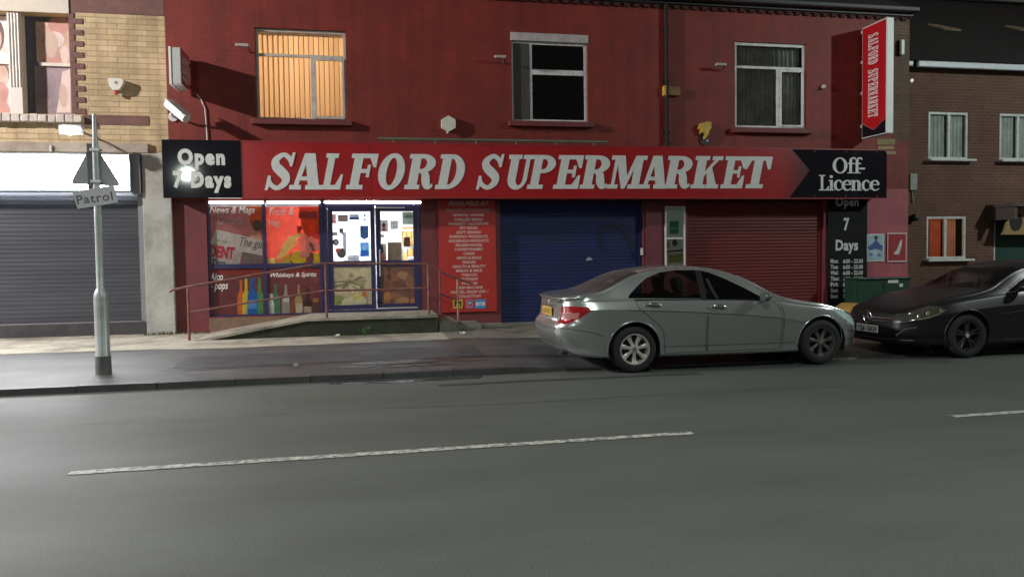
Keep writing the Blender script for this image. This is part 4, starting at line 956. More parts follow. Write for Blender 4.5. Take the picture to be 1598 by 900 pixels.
b = MB(); b.lathe([(.01, -.10), (.04, -.09), (.05, -.06), (.04, -.03), (.02, -.002)], (x, F, z), 'y', 14); b.done('head', pm('fitting_white', (.6, .52, .48), .5), t)
b = MB(); b.tube([(x-.02, F-.02, z-.02), (x-.22, F-.012, z-.07)], .012, 6); b.done('cable', pm('bracket_dark', (.12, .07, .07), .6), t)
# CCTV camera over the corner of the fascia
x, z = at(276, 175, 15.55)
t = thing('security_camera', 'white bullet security camera on the building corner, pointing down', 'security camera', (x-.1, F, z))
a, c = at(260, 160, 15.5), at(291, 186, 15.35)
wm = pm('camera_white', (.62, .60, .56), .45)
b = MB(); b.tube([(a[0], 15.6, a[1]), (c[0], 15.35, c[1])], .085, 14); b.done('body', wm, t)
b = MB(); b.box(-.11, .11, -.28, .24, -.01, .012, .006)
dv = Vector((c[0]-a[0], -.25, c[1]-a[1])); mm_ = Matrix.Translation(((a[0]+c[0])/2, 15.475, (a[1]+c[1])/2+.09)) @ dv.to_track_quat('-Y', 'Z').to_matrix().to_4x4()
bmesh.ops.transform(b.bm, matrix=mm_, verts=b.bm.verts); b.done('sun_shield', wm, t)
b = MB(); b.tube([(a[0]+.06, 15.6, a[1]-.08), (a[0]+.02, 15.8, a[1]-.18), (a[0]-.0, F-.004, a[1]-.18)], .022, 8); b.lathe([(.09, -.03), (.09, -.004)], (a[0], F, a[1]-.18), 'y', 18); b.done('mount', wm, t)
pts = [at(307, 147, F-.02), at(314, 156, F-.02), at(320, 170, F-.02), at(322, 195, F-.02), at(324, 222, F-.02)]
b = MB(); b.tube([(p[0], F-.02, p[1]) for p in pts], .011, 6); tag(b.done('cable', pm('cable_white', (.6, .55, .55), .5), origin=(pts[0][0], F-.02, pts[-1][1])), 'thin pale cable hanging down the red wall behind the black panel', 'cable')

# ------------------------------------------------------------------ neighbouring building on the left
yb = thing('yellow_brick_building', 'yellow and brown brick shop building with a closed grey shutter', 'building', (-7.5, F, .12))
ybrick = brickmat('yellow_brick', (.52, .385, .225), (.42, .30, .165), (.33, .245, .155), .36, .105, .008, .7, soft=.9, streak=.18)
dbrick = brickmat('brown_brick', (.17, .075, .06), (.15, .065, .055), (.14, .09, .075), .34, .105, .009, .6)
LX = -15.0
wx0, wx1, wz0, wz1 = LX+1.0, at(109, 100, F)[0], at(60, 178, F)[1], at(60, 20, F)[1]
w = walled(LX, SX0-.003, 3.62, 6.95, [(wx0, wx1, wz0, wz1)], F+.01, .30); w.done('upper_wall', ybrick, yb)
sL = (-12.6, -4.14, .34, 2.93)
w = walled(LX, SX0-.003, .0, 3.62, [(sL[0], sL[1], .0, 3.62)], F+.012, .2); w.done('lower_wall', pm('grey_render', (.22, .22, .23), .7, var=.2, vscale=3, bump=.3, bscale=20), yb)
b = MB()
for (za, zb, xa, xb) in ((at(180, 22, F)[1], at(180, 0, F)[1]+.25, wx1+.02, SX0-.01), (at(180, 195, F)[1], at(180, 180, F)[1], wx1+.20, -3.95)):
    b.box(xa, xb, F-.002, F+.05, za, zb)
z = wz0+.02; k = 0; top = at(180, 22, F)[1]
while z < top-.02:
    h = .105; b.box(wx1+.003, at(117.5, 100, F)[0] if k % 2 else at(131, 100, F)[0], F-.004, F+.05, z, min(z+h-.004, top-.004)); z += h; k += 1
b.done('brown_brickwork', dbrick, yb)
st = pm('stone_band', (.36, .30, .24), .8, var=.25, vscale=3, bump=.4, bscale=14, dirt=(.2, .12, .1), dscale=1.8, damt=.6)
b = MB(); b.box(LX, SX0-.36, F-.06, F+.05, at(200, 239, F)[1], at(200, 224, F)[1], .01); b.done('stone_band', st, yb)
b = MB(); zs = at(60, 180, F-.1)[1]; x = wx0-.2; rr = random.Random(4)
while x < wx1+.15: b.box(x, x+.15, F-.14+rr.uniform(0, .02), F+.03, zs-.13+rr.uniform(-.02, 0.01), zs+.02+rr.uniform(-.01, .02), .02); x += .152
b.done('tile_sill', pm('pale_tile', (.50, .43, .38), .7, var=.35, vscale=5, bump=.4, bscale=20), yb)
b = MB(); b.box(wx0-.2, wx1+.02, F-.02, F+.06, wz1+.003, wz1+.55); b.done('rendered_head', pm('cream_render', (.55, .48, .40), .8, var=.1, vscale=3), yb)
# picture window: poster panels between white posts
cream = pm('cream_paint', (.62, .56, .50), .5)
b = MB(); b.box(wx0, wx1, F+.27, F+.30, wz0, wz1); w0 = b.done('window', pm('shaded_back_panel', (.13, .12, .15), .6, var=.2, vscale=2), yb, origin=((wx0+wx1)/2, F+.28, wz0))  # grey-blue paints the shade inside the window recess
qp = at(26, 100, F+.1)
b = MB(); b.box(qp[0]-.11, qp[0]+.11, F+.03, F+.26, wz0, wz1, .01)
for k in range(4): b.tube([(qp[0]-.08+.053*k, F+.03, wz0+.5), (qp[0]-.08+.053*k, F+.03, wz1-.02)], .018, 8)
b.done('fluted_post', cream, w0)
zc = at(60, 101, F+.25)[1]
b = MB(); b.box(qp[0]+.35, wx1-.01, F+.20, F+.268, zc-.03, zc+.03); b.box(wx0, qp[0]-.12, F+.20, F+.268, zc-.02, zc+.02); b.done('transom', cream, w0)
skin = pm('print_peach', (.52, .33, .26), .5, var=.25, vscale=2.5); skin2 = pm('print_rose', (.44, .22, .18), .5, var=.2, vscale=3); hair = pm('print_brown', (.10, .055, .05), .5); pinkw = pm('print_palepink', (.60, .47, .44), .5, var=.15, vscale=3); mauve = pm('print_mauve', (.26, .19, .21), .5, var=.3, vscale=2)
ypn = F+.245
x0_ = at(56, 60, ypn)[0]
picture('poster_panel', w0, skin, [(skin2, EE(92, 40, 15, 14)), (pinkw, EE(86, 62, 13, 12)), (skin2, EE(84, 90, 12, 10)), (pinkw, EE(101, 85, 6, 14)), (pm('print_tan', (.50, .36, .29), .5), EE(80, 70, 9, 20))], (x0_, wx1-.02, zc+.035, wz1-.10), ypn)
picture('poster_panel', w0, mauve, [(pinkw, PP((97, 112), (110, 108), (110, 176), (88, 176), (93, 150))), (pm('print_tan', (.50, .36, .29), .5), EE(99, 150, 6, 18))], (x0_-.05, wx1-.02, wz0+.01, zc-.035), ypn)
xa = qp[0]-.13
picture('poster_panel', w0, pinkw, [(hair, EE(-6, 55, 11, 25)), (skin, EE(-10, 60, 11, 20)), (pm('print_white', (.66, .62, .60), .5), PP((-20, 95), (2, 80), (18, 92), (18, 98), (-20, 98)))], (wx0+.02, xa, zc+.025, wz1-.02), ypn)
picture('poster_panel', w0, pinkw, [(hair, EE(7, 114, 9, 11)), (skin, EE(3, 118, 9, 16)), (skin2, PP((-20, 130), (4, 128), (14, 140), (10, 160), (20, 176), (-20, 176)))], (wx0+.02, xa, wz0+.02, zc-.025), ypn)
b = MB(); b.box(LX, LX+.25, F+.2, F+9, 0, 7.3); b.box(LX, SX0-.02, F+8.8, F+9, 0, 7.3); b.box(LX, SX0-.02, F+.4, F+8.8, 6.96, 7.2); b.box(LX+.25, SX0-.02, F+.4, F+8.8, 3.4, 3.5); b.done('side_wall', dbrick, yb)
b = MB(); b.face([(LX, F-.2, 7.22), (SX0-.02, F-.2, 7.22), (SX0-.02, F+4.5, 9.7), (LX, F+4.5, 9.7)]); b.face([(LX, F+9.2, 7.22), (LX, F+4.5, 9.7), (SX0-.02, F+4.5, 9.7), (SX0-.02, F+9.2, 7.22)]); b.done('roof', slate, yb)
pil = RC(238, 238, 270, 515, F-.10)
b = MB(); b.box(-4.08, SX0+.04, F-.10, F+.008, .12, 3.64, .01); b.done('pilaster', pm('pale_grey_render', (.40, .40, .37), .75, var=.15, vscale=2.2, bump=.3, bscale=14, dirt=(.16, .16, .12), dscale=1.2, damt=.6), yb)
shm = pm('grey_shutter', (.046, .048, .060), .5, metal=.0, var=.30, vscale=3.0, rvar=.1, stretch=(.08, 1, 1.6))
o = shutter(yb, 'roller_shutter', sL[0]+.05, sL[1]-.05, .42, 2.9, F+.08, shm, .082, rails=pm('shutter_rail', (.20, .21, .22), .5))
b = MB(); b.box(sL[0]-.05, sL[1]+.06, F-.02, F+.11, .10, .41, .01); b.done('plinth', pm('dark_plinth', (.045, .04, .045), .6, var=.3, vscale=4), yb)
# backlit box sign over the shutter
x0_, x1_ = LX+3.2, at(203, 268, F-.20)[0]; z0_, z1_ = at(100, 298, F-.20)[1], at(100, 240, F-.20)[1]
lb = thing('light_box_sign', 'glowing white box sign above the grey shutter', 'light box', ((x0_+x1_)/2, F-.1, z0_))
b = MB(); b.box(x0_+.02, x1_-.02, F-.202, F-.19, z0_+.02, z1_-.02); b.done('lit_face', emitmat('lightbox_glow', (.95, .97, 1.0), 30), lb)
b = MB(); frame_bars(b, x0_-.01, x1_+.01, z0_-.01, z1_+.01, F-.21, .03, .20); b.done('frame', pm('blue_grey_alu', (.30, .38, .42), .4), lb)
b = MB(); b.box(x1_+.012, x1_+.16, F-.14, F+.0, z0_-.05, z1_+.02); b.done('end_panel', pm('grey_alu', (.22, .23, .26), .5), lb)
# floodlight over the box sign
x, z = at(110, 203, 15.35)
t = thing('floodlight', 'lit white floodlight on an arm above the glowing box sign', 'floodlight', (x, F, z))
b = MB(); b.poly([at(*p, 15.3) for p in ((93, 204), (98, 196), (112, 198), (127, 203), (116, 209), (108, 211))], 15.30, 15.33); b.done('lens', emitmat('flood_glow', (.95, 1, 1), 14), t)
b = MB(); b.box(x-.2, x+.2, 15.335, 15.42, z-.07, z+.10, .02); b.tube([(x, 15.42, z), (x, 15.7, z+.06), (x, F+.008, z+.06)], .02, 8); b.done('housing', pm('flood_grey', (.3, .32, .32), .5), t)
# alarm box on the yellow brick
x, z = at(180, 132, F-.12)
t = thing('alarm_box', 'white rounded alarm box with red lamp on the yellow brick', 'alarm box', (x, F, z))
b = MB(); b.poly([at(*p, F-.12) for p in ((168, 124), (171, 122), (190, 123), (193, 127), (190, 134), (186, 140), (176, 141), (171, 135))], F-.13, F+.008); o = b.done('cover', pm('alarm_white', (.66, .63, .56), .5), t)
xx, zz = at(181, 129, F-.135); b = MB(); b.ell(xx, zz, .03, .03, F-.134, 12, F-.131); b.done('badge', pm('badge_olive', (.25, .22, .10), .5), t)
xx, zz = at(181, 145, F-.08); b = MB(); b.lathe([(.02, -.035), (.035, -.02), (.036, .03)], (xx, F-.07, zz), 'z', 12); b.done('lamp', pm('lamp_red', (.55, .03, .03), .25), t)
b = MB(); x, z = at(80, 232, F-.07); b.box(x-.025, x+.01, F-.09, F-.062, z-.06, z+.06); tag(b.done('wall_clip', pale, origin=(x, F-.07, z)), 'tiny white clip on the stone band over the glowing box', 'clip')

# ------------------------------------------------------------------ house on the right
HY = 16.4
hs = thing('brick_house', 'brown brick house with white framed windows and dark slate roof', 'house', (17, HY, .1))
hb_ = brickmat('house_brick', (.135, .062, .040), (.112, .050, .034), (.16, .115, .085), .225, .075, .010, .7)
HW1 = RC(1449, 175, 1511, 249, HY); HW2 = RC(1446, 337.5, 1508, 404, HY); HW3 = (at(1560, 205, HY)[0], at(1560, 205, HY)[0]+1.13, HW1[2], HW1[3])
HD = (at(1551, 380, HY)[0], at(1551, 380, HY)[0]+1.02, .12, 2.42)
w = walled(12.67, 24, 0, 5.95, [HW1, HW2, HW3, HD], HY, .12); w.done('wall', hb_, hs)
for (q, lab) in ((HW1, 'upper white window with grey curtains, left'), (HW3, 'upper white window above the front door'), (HW2, 'lower white window with orange curtains')):
    xm = (q[0]+q[1])/2+(.03 if q is HW1 else -.02)
    o = window(hs, *q, HY+.015, .06, .06, vb=[(xm, q[2]+.06, q[3]-.06, .07)], sillm=white_frame, label=lab, sill_h=.055)
    cm = pm('curtain_orange', (.62, .15, .07), .9, var=.25, vscale=4, trans=.5) if q is HW2 else pm('curtain_grey', (.42, .46, .43), .9, var=.25, vscale=3)
    cm2 = pm('curtain_peach', (.62, .30, .20), .9, var=.2, vscale=4, trans=.5) if q is HW2 else pm('curtain_grey', (.16, .19, .17), .9)
    if q is HW2:
        l_ = bpy.data.lights.new('house_lamp', 'POINT'); l_.energy = 26; l_.color = (1, .78, .55); l_.shadow_soft_size = .2
        o_ = bpy.data.objects.new('house_lamp', l_); COL.objects.link(o_); o_.location = ((q[0]+q[1])/2, HY+1.6, 2.2)
    for (xa, xb, m_) in ((q[0]+.16, q[0]+.48, cm), (xm+.06, xm+.36, cm2)) if q is HW2 else ((q[0]+.05, xm-.04, cm), (xm+.04, q[1]-.05, cm2)):
        b = MB(); pr = None
        for i in range(25):
            X = xa+(xb-xa)*i/24; Y = HY+.10+.015*math.sin(i*1.15)
            cur = ((X, Y, q[2]+.03), (X, Y, q[3]-.04))
            if pr: b.face([pr[0], cur[0], cur[1], pr[1]])
            pr = cur
        b.done('curtain', m_, o, smooth=True)
b = MB(); b.box(12.7, 12.9, HY+.2, HY+8, 0, 6); b.box(23.8, 24, HY+.2, HY+8, 0, 6); b.box(12.9, 23.8, HY+7.8, HY+8, 0, 6); b.box(12.9, 23.8, HY+.8, HY+7.8, 2.6, 2.7); b.done('side_wall', hb_, hs)
RZ0, RZ1, RY1 = 6.06, 9.10, HY+4.1
b = MB(); b.face([(12.68, HY-.22, RZ0), (24.2, HY-.22, RZ0), (24.2, RY1, RZ1), (12.68, RY1, RZ1)]); b.face([(12.68, HY+8.4, RZ0), (12.68, RY1, RZ1), (24.2, RY1, RZ1), (24.2, HY+8.4, RZ0)]); b.box(12.68, 24.2, RY1-.12, RY1+.12, RZ1-.04, RZ1+.02, .02); rf = b.done('roof', slate, hs)
for px, py in ((1472, 45), (1592, 47)):
    d = FWD*FOC+RT*(px-799)-UP*(py-450); nrm = Vector((0, -(RZ1-RZ0), RY1-(HY-.22))); dd = Vector(d)
    k = (Vector((13, HY-.22, RZ0))-Vector((0, 0, CAM_H))).dot(nrm)/dd.dot(nrm); p = Vector((0, 0, CAM_H))+dd*k
    s = Vector((0, RY1-(HY-.22), RZ1-RZ0)).normalized(); n_ = nrm.normalized()
    b = MB(); pts = [p+Vector((u, 0, 0))+s*v for u, v in ((-.36, .20), (-.1, .17), (.2, .02), (.42, -.16), (.2, -.17), (-.05, -.08))]
    f0 = [b.bm.verts.new(q+n_*.05) for q in pts]; f1 = [b.bm.verts.new(q+n_*.005) for q in pts]
    b.bm.faces.new(f0)
    for i in range(6): b.bm.faces.new([f0[i], f0[(i+1) % 6], f1[(i+1) % 6], f1[i]])
    b.done('roof_glint', pm('glint_tan', (.26, .19, .12), .7, var=.3, vscale=6), rf, fix=True)  # tan plates paint bright reflections onto the slate
gx = at(1434, 102, HY-.3)
gm = pm('white_gutter', (.62, .66, .70), .4, var=.06, vscale=6)
b = MB(); b.box(gx[0], 24.2, HY-.30, HY-.20, RZ0-.16, RZ0-.02, .02); b.box(12.70, gx[0]-.12, HY-.28, HY-.20, RZ0-.14, RZ0-.03, .02); b.done('gutter', gm, hs)
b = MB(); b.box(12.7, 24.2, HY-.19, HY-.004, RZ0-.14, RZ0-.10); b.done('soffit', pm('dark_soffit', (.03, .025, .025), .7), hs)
# door with white left jamb, dark door leaf and projecting canopy
dr = MB(); frame_bars(dr, HD[0], HD[1], HD[2], HD[3], HY+.03, .07, .08); do = dr.done('front_door', white_frame, hs, origin=((HD[0]+HD[1])/2, HY+.03, HD[2]))
b = MB(); b.box(HD[0]+.07, HD[1]-.07, HY+.05, HY+.09, HD[2]+.07, HD[3]-.07); b.done('leaf', pm('dark_green_door', (.02, .055, .045), .45, var=.1, vscale=5), do)
b = MB(); b.box(HD[0]+.13, HD[0]+.30, HY+.03, HY+.048, 1.10, 1.13); b.done('handle', pm('brass', (.45, .34, .14), .3, metal=.7), do)
cz = at(1570, 322, HY-.5)[1]
cp = MB(); x0_ = HD[0]-.25; cp.poly([(x0_, cz-.02), (x0_+1.9, cz-.02), (x0_+1.9, cz+.06), (x0_, cz+.06)], HY-.85, HY-.003); cp.box(x0_+.05, x0_+.14, HY-.8, HY-.003, cz-.32, cz-.022); cp.done('canopy', pm('dark_canopy', (.08, .06, .055), .7, var=.2, vscale=5), hs)
tq = [at(*p, HY-.42) for p in ((1577, 327), (1600, 323), (1640, 326), (1640, 366), (1563, 366), (1567, 360))]
t = thing('hanging_sign_board', 'tan board with a dark round hole beside the house door', 'board', (tq[0][0]+.2, HY-.4, tq[4][1]))
b = MB(); b.poly(tq, HY-.44, HY-.38); b.done('panel', pm('tan_board', (.30, .20, .09), .6, var=.2, vscale=3, dirt=(.3, .06, .04), dscale=1.2, damt=.5), t)
xx, zz = at(1585.5, 345, HY-.45); b = MB(); b.ell(xx, zz, .17, .235, HY-.46, 20, HY-.442); b.done('dark_disc', pm('disc_black', (.012, .012, .012), .6), t)
b = MB(); b.box(tq[4][0]+.4, tq[4][0]+1.0, HY-.378, HY-.003, tq[4][1]+.1, tq[4][1]+.18); b.done('bracket', pm('bracket_dark', (.12, .07, .07), .6), t)
x, z = at(1427, 340, HY-.12); t = thing('wall_lamp', 'small unlit black lamp on the house wall left of the lower window', 'wall lamp', (x, HY, z))
b = MB(); b.lathe([(.02, -.09), (.08, -.06), (.10, 0), (.075, .07), (.02, .10)], (x, HY-.13, z), 'z', 14); b.done('shade', pm('lamp_black', (.012, .012, .012), .4), t); b = MB(); b.box(x-.04, x+.04, HY-.05, HY-.003, z-.05, z+.06); b.done('back_plate', pm('lamp_black', (.012, .012, .012), .4), t)
x, z = at(1425, 284, HY-.06); t = thing('junction_box', 'pale grey junction box high on the house wall by the corner', 'junction box', (x, HY, z))
b = MB(); b.box(x-.10, x+.10, HY-.09, HY-.003, z-.20, z+.20, .02); b.done('case', pm('box_grey', (.30, .31, .29), .6, var=.25, vscale=8), t); b = MB(); b.tube([(x, HY-.03, z-.2), (x+.03, HY-.03, z-.5)], .015, 6); b.done('conduit', pm('box_grey', (.30, .31, .29), .6), t)
x, z = at(1408, 74, F-.1); t = thing('wall_light', 'slim white wall light beside the tall red projecting sign', 'wall light', (x, F, z))
b = MB(); b.box(x-.045, x+.045, F-.13, F-.06, z-.17, z+.17, .015); b.done('diffuser', pm('diffuser_white', (.60, .66, .62), .4), t); b = MB(); b.box(x-.05, x+.05, F-.058, F-.003, z-.18, z+.18); b.done('back_plate', pm('lamp_black', (.012, .012, .012), .4), t)
x, z = at(1423, 126, HY-.10); t = thing('wall_light', 'tiny bright lamp under the left end of the house gutter', 'wall light', (x, HY, z))
b = MB(); b.lathe([(.015, -.04), (.035, -.02), (.038, .02), (.02, .04)], (x, HY-.10, z), 'z', 10); b.done('bulb', pm('bulb_white', (.8, .78, .72), .3, emit=(1, .95, .85), estr=.35), t); b = MB(); b.box(x-.02, x+.02, HY-.08, HY-.003, z+.02, z+.05); b.done('arm', pm('lamp_black', (.012, .012, .012), .4), t)

# ------------------------------------------------------------------ green cabinet and yellow grit bin behind the cars
gx0, gx1 = at(1336, 450, 15.2)[0], at(1420, 450, 15.2)[0]; gz = at(1380, 433, 15.2)[1]
t = thing('street_cabinet', 'dark green street cabinet against the pink wall behind the black car', 'cabinet', ((gx0+gx1)/2, 15.4, pz(11, 15.3)))
gcm = pm('cabinet_green', (.010, .045, .028), .45, var=.2, vscale=3)
b = MB(); b.box(gx0, gx1, 15.2, 15.62, pz(11, 15.3), gz-.04, .012); b.done('case', gcm, t)
b = MB(); b.box(gx0-.03, gx1+.03, 15.16, 15.66, gz-.038, gz, .012); b.done('lid', gcm, t)
xm = (gx0+gx1)/2
b = MB(); b.box(gx0+.04, xm-.01, 15.185, 15.198, .25, gz-.09); b.box(xm+.01, gx1-.04, 15.185, 15.198, .25, gz-.09); b.done('cabinet_door', gcm, t)
b = MB(); r = RC(1386, 435.5, 1402, 440, 15.18); b.box(r[0], r[1], 15.178, 15.184, r[2]-.02, r[3]-.02); r = RC(1404, 441, 1409, 446, 15.18); b.box(r[0], r[1], 15.178, 15.184, r[2]-.02, r[3]-.02); b.done('sticker_or_glint', pm('glint_white', (.62, .62, .60), .5), t)  # small white plates paint glints on the cabinet top
xg, zg = at(1340, 478, 13.2)
t = thing('grit_bin', 'low yellow grit bin on the pavement between the two cars', 'grit bin', (xg, 13.3, pz(xg, 13.3)))
ym = pm('grit_yellow', (.36, .22, .05), .55, var=.25, vscale=4, dirt=(.2, .13, .04), dscale=3)
b = MB(); z_ = pz(xg, 13.3); b.poly([(xg-.16, z_), (xg+.30, z_), (xg+.36, zg-.09), (xg-.20, zg-.09)], 13.0, 13.6); b.done('tub', ym, t, fix=True)
b = MB(); b.poly([(xg-.22, zg-.088), (xg+.39, zg-.088), (xg+.37, zg-.03), (xg+.12, zg+.05), (xg-.06, zg+.05), (xg-.20, zg-.03)], 12.96, 13.64); b.done('lid', ym, t, fix=True)

# ------------------------------------------------------------------ ramp, steps, handrails
RY0, RY1_ = 14.55, 15.95
rp = thing('access_ramp', 'sloping concrete ramp and landing in front of the shop door', 'ramp', (0, 15.2, .13))
zl = .485
b = MB(); g0 = lambda x: pz(x, 14.5)-.02
xa, xb, xc = -2.95, -1.45, 1.42
top = [(xa, pz(xa, 14.5)+.012), (xb+.45, zl), (xc, zl)]
def strip(b, pts, y0, y1, zb):
    n = len(pts)
    for i in range(n-1):
        (x0, z0), (x1, z1) = pts[i], pts[i+1]
        b.face([(x0, y0, z0), (x1, y0, z1), (x1, y1, z1), (x0, y1, z0)]); b.face([(x0, y0, zb), (x1, y0, zb), (x1, y0, z1), (x0, y0, z0)])
    x, z = pts[-1]; b.face([(x, y0, zb), (x, y1, zb), (x, y1, z), (x, y0, z)]); x, z = pts[0]; b.face([(x, y1, zb), (x, y0, zb), (x, y0, z), (x, y1, z)])
strip(b, [(p[0], p[1]-.05) for p in top], RY0+.03, RY1_, .05); b.done('ramp_base', pm('mossy_base', (.028, .030, .020), .9, var=.35, vscale=4, bump=.6, bscale=30, dirt=(.03, .045, .02), dscale=2, damt=.7), rp)
b = MB(); strip(b, [(p[0]-.0, p[1]) for p in top], RY0, RY1_, 0); 
for f in list(b.bm.faces):
    pass
b.bm.free()
b = MB(); n = len(top)
for i in range(n-1):
    (x0, z0), (x1, z1) = top[i], top[i+1]; e = .05
    b.face([(x0, RY0, z0), (x1, RY0, z1), (x1, RY1_, z1), (x0, RY1_, z0)]); b.face([(x0, RY0, z0-e), (x1, RY0, z1-e), (x1, RY0, z1), (x0, RY0, z0)])
x, z = top[-1]; b.face([(x, RY0, z-.05), (x, RY1_, z-.05), (x, RY1_, z), (x, RY0, z)]); b.done('ramp_top', concrete, rp)
for (xa_, xb_, dy_, zt_) in ((.03, .38, .15, .345), (.40, .90, .35, .245), (.95, 1.45, .5, .185)):
    b = MB(); b.box(xc+xa_, xc+xb_, RY0+dy_, RY1_, .05, zt_, .01); b.done('step', conc_dark, rp)
b = MB(); b.box(-2.95, -.72, RY1_+.003, F-.002, .12, .44, .005); b.done('brick_plinth', pm('rubbed_plinth', (.20, .12, .08), .8, var=.3, vscale=4, bump=.5, bscale=25), rp)
rail_m = pm('rusty_red_paint', (.16, .058, .048), .55, var=.25, vscale=9, dirt=(.28, .16, .13), dscale=5, damt=.6)
hr = thing('handrail', 'rusty red two bar handrail along the ramp', 'handrail', (-1, RY0-.03, .1))
yr = RY0+.06
def RP(px, py): x, z = at(px, py, yr); return Vector((x, yr, z))
top_r = [RP(265, 455.5), RP(269, 452), RP(276, 451), RP(293, 447.5), RP(400, 428.5), RP(500, 411.5), RP(508, 411), RP(668, 412)]
b = MB(); b.tube(top_r, .022, 10); b.done('top_rail', rail_m, hr)
b = MB(); b.tube([RP(293, 488), RP(400, 470), RP(507, 453.5), RP(590, 452), RP(667, 449.5)], .019, 10); b.done('mid_rail', rail_m, hr)
for (px, pt, pb_) in ((293, 449, 539), (508, 412, 528), (668, 413, 513)):
    p = RP(px, pt); q2 = RP(px, pb_)
    b = MB(); b.tube([(p.x, yr, min(q2.z, .12) if px != 668 else .3), (p.x, yr, p.z)], .024, 10); b.done('post', rail_m, hr)
h2 = thing('handrail', 'short dark handrail stepping down beside the goods list board', 'handrail', (1.6, 15.2, .1))
def RP2(px, py, y=15.0): x, z = at(px, py, y); return Vector((x, y, z))
dkr = pm('shaded_rust', (.16, .055, .05), .6, var=.3, vscale=9)  # the shade on this rail is put into its darker rust colour
b = MB(); b.tube([RP2(683, 418), RP2(687, 424), RP2(713, 434), RP2(738, 443)], .024, 10); b.done('top_rail', dkr, h2)
b = MB(); b.tube([RP2(686, 458), RP2(713, 468)], .018, 8); b.done('mid_rail', dkr, h2)
p = RP2(714, 434); b = MB(); b.tube([(p.x, 15.0, .15), (p.x, 15.0, p.z)], .022, 10); b.done('post', pm('rust_tan', (.30, .16, .10), .6, var=.3, vscale=9), h2)
p = RP2(686, 424); b = MB(); b.tube([(p.x, 15.0, .3), (p.x, 15.0, p.z)], .018, 8); b.done('post', dkr, h2)

# ------------------------------------------------------------------ school patrol sign on its post
PX_, PY_ = -3.385, 11.03
sp = thing('sign_post', 'grey tapering post carrying the back of a triangular road sign', 'road sign', (PX_, PY_, pz(PX_, PY_)))
gal = pm('galvanised', (.42, .45, .44), .38, metal=.35, var=.18, vscale=5, dirt=(.25, .26, .25), dscale=3, damt=.5)
z0 = pz(PX_, PY_)-.02
b = MB(); b.lathe([(.096, 0), (.094, .26), (.088, .27), (.088, 1.02), (.082, 1.08), (.062, 1.13), (.047, 1.16), (.044, 1.8), (.040, 3.0), (.032, 3.10), (.026, 3.42), (.02, 3.44)], (PX_, PY_, z0), 'z', 28); b.done('post', gal, sp, smooth=True, angle=40)
b = MB(); b.lathe([(.099, 0), (.097, .255), (.09, .262)], (PX_, PY_, z0+.003), 'z', 28); b.done('base_sleeve', pm('sleeve_dark', (.12, .12, .12), .6, var=.3, vscale=6), sp)
yt_ = PY_+.055
tri = [(113, 287), (112, 281), (142, 226), (146, 224), (150, 228), (186, 285), (187, 289), (183, 291), (150, 289)]
b = MB(); b.poly([at(*p, yt_) for p in tri], yt_, yt_+.004); b.done('sign_plate', pm('sign_back_grey', (.36, .38, .39), .45, var=.12, vscale=4), sp)
b = MB()
for py in (235, 284): x, z = at(148, py, yt_); b.box(PX_-.055, PX_+.055, PY_-.052, PY_-.046, z-.018, z+.018); b.box(PX_-.06, PX_-.048, PY_-.05, yt_-.001, z-.018, z+.018); b.box(PX_+.048, PX_+.06, PY_-.05, yt_-.001, z-.018, z+.018)
b.done('clip', pm('clip_steel', (.5, .5, .5), .35, metal=.5), sp)
b = MB(); x, z = at(148, 260, yt_); b.box(PX_-.12, PX_-.055, yt_-.012, yt_-.001, z-.33, z+.30); b.done('stiffening_channel', pm('channel_dark', (.12, .12, .14), .45), sp)
yp_ = PY_-.07
pq = [(112.5, 299), (178, 289), (184, 316), (121, 326)]
b = MB(); b.poly([at(*p, yp_) for p in pq], yp_, yp_+.003); pl = b.done('patrol_plate', pm('plate_grey', (.66, .65, .68), .5, var=.08, vscale=8), sp)
b = MB(); q = RC(119, 302, 176, 316, yp_-.002); text_into(b, 'Patrol', q, yp_-.002, .018, 0, rot=.135, spacing=1.15); b.done('lettering', pm('plate_ink', (.16, .15, .16), .5), pl)

# ------------------------------------------------------------------ litter and a weed
lit_m = pm('litter_white', (.62, .62, .66), .6)
def scrap(px, py, s, lab, seed, nm='litter_scrap', m=lit_m):
    d = FWD*FOC+RT*(px-799)-UP*(py-450); y = None
    t = (0.12-CAM_H)/d[2]; P = np.array([0, 0, CAM_H])+t*d
    if 10.2 < P[1] < 16: zg = pz(P[0], P[1])+.012
    else: t = -CAM_H/d[2]; P = np.array([0, 0, CAM_H])+t*d; zg = .006
    r = random.Random(seed); b = MB(); g = [[b.bm.verts.new((P[0]+(i-2)*s/2+r.uniform(-.2, .2)*s, P[1]+(k-1.5)*s/2+r.uniform(-.2, .2)*s, zg+abs(r.gauss(0, .45))*s)) for i in range(5)] for k in range(4)]
    for k in range(3):
        for i in range(4): b.bm.faces.new([g[k][i], g[k][i+1], g[k+1][i+1], g[k+1][i]])
    tag(b.done(nm, m, origin=(P[0], P[1], zg)), lab, 'litter', 'scraps of litter on the ground')
scrap(543, 579, .07, 'crumpled white wrapper standing on the pavement near the kerb', 1)
scrap(512, 521, .05, 'white scrap at the foot of the middle ramp post', 2)
scrap(526, 527, .045, 'small pale scrap on the concrete beside the ramp side', 3, m=pm('litter_cream', (.6, .55, .45), .7))
scrap(722, 523, .06, 'pale crumpled scrap on the ground below the steps', 4)
scrap(317, 600, .05, 'tiny scrap lying on the kerb stones near the sign post', 5)
scrap(862, 576, .03, 'tiny white scrap in the gutter behind the silver car', 6)
scrap(460, 570, .05, 'flat greyish scrap on the dark pavement', 8, m=pm('litter_grey', (.22, .2, .2), .7))
P = at(570, 528, 14.42); b = MB(); r = random.Random(9)
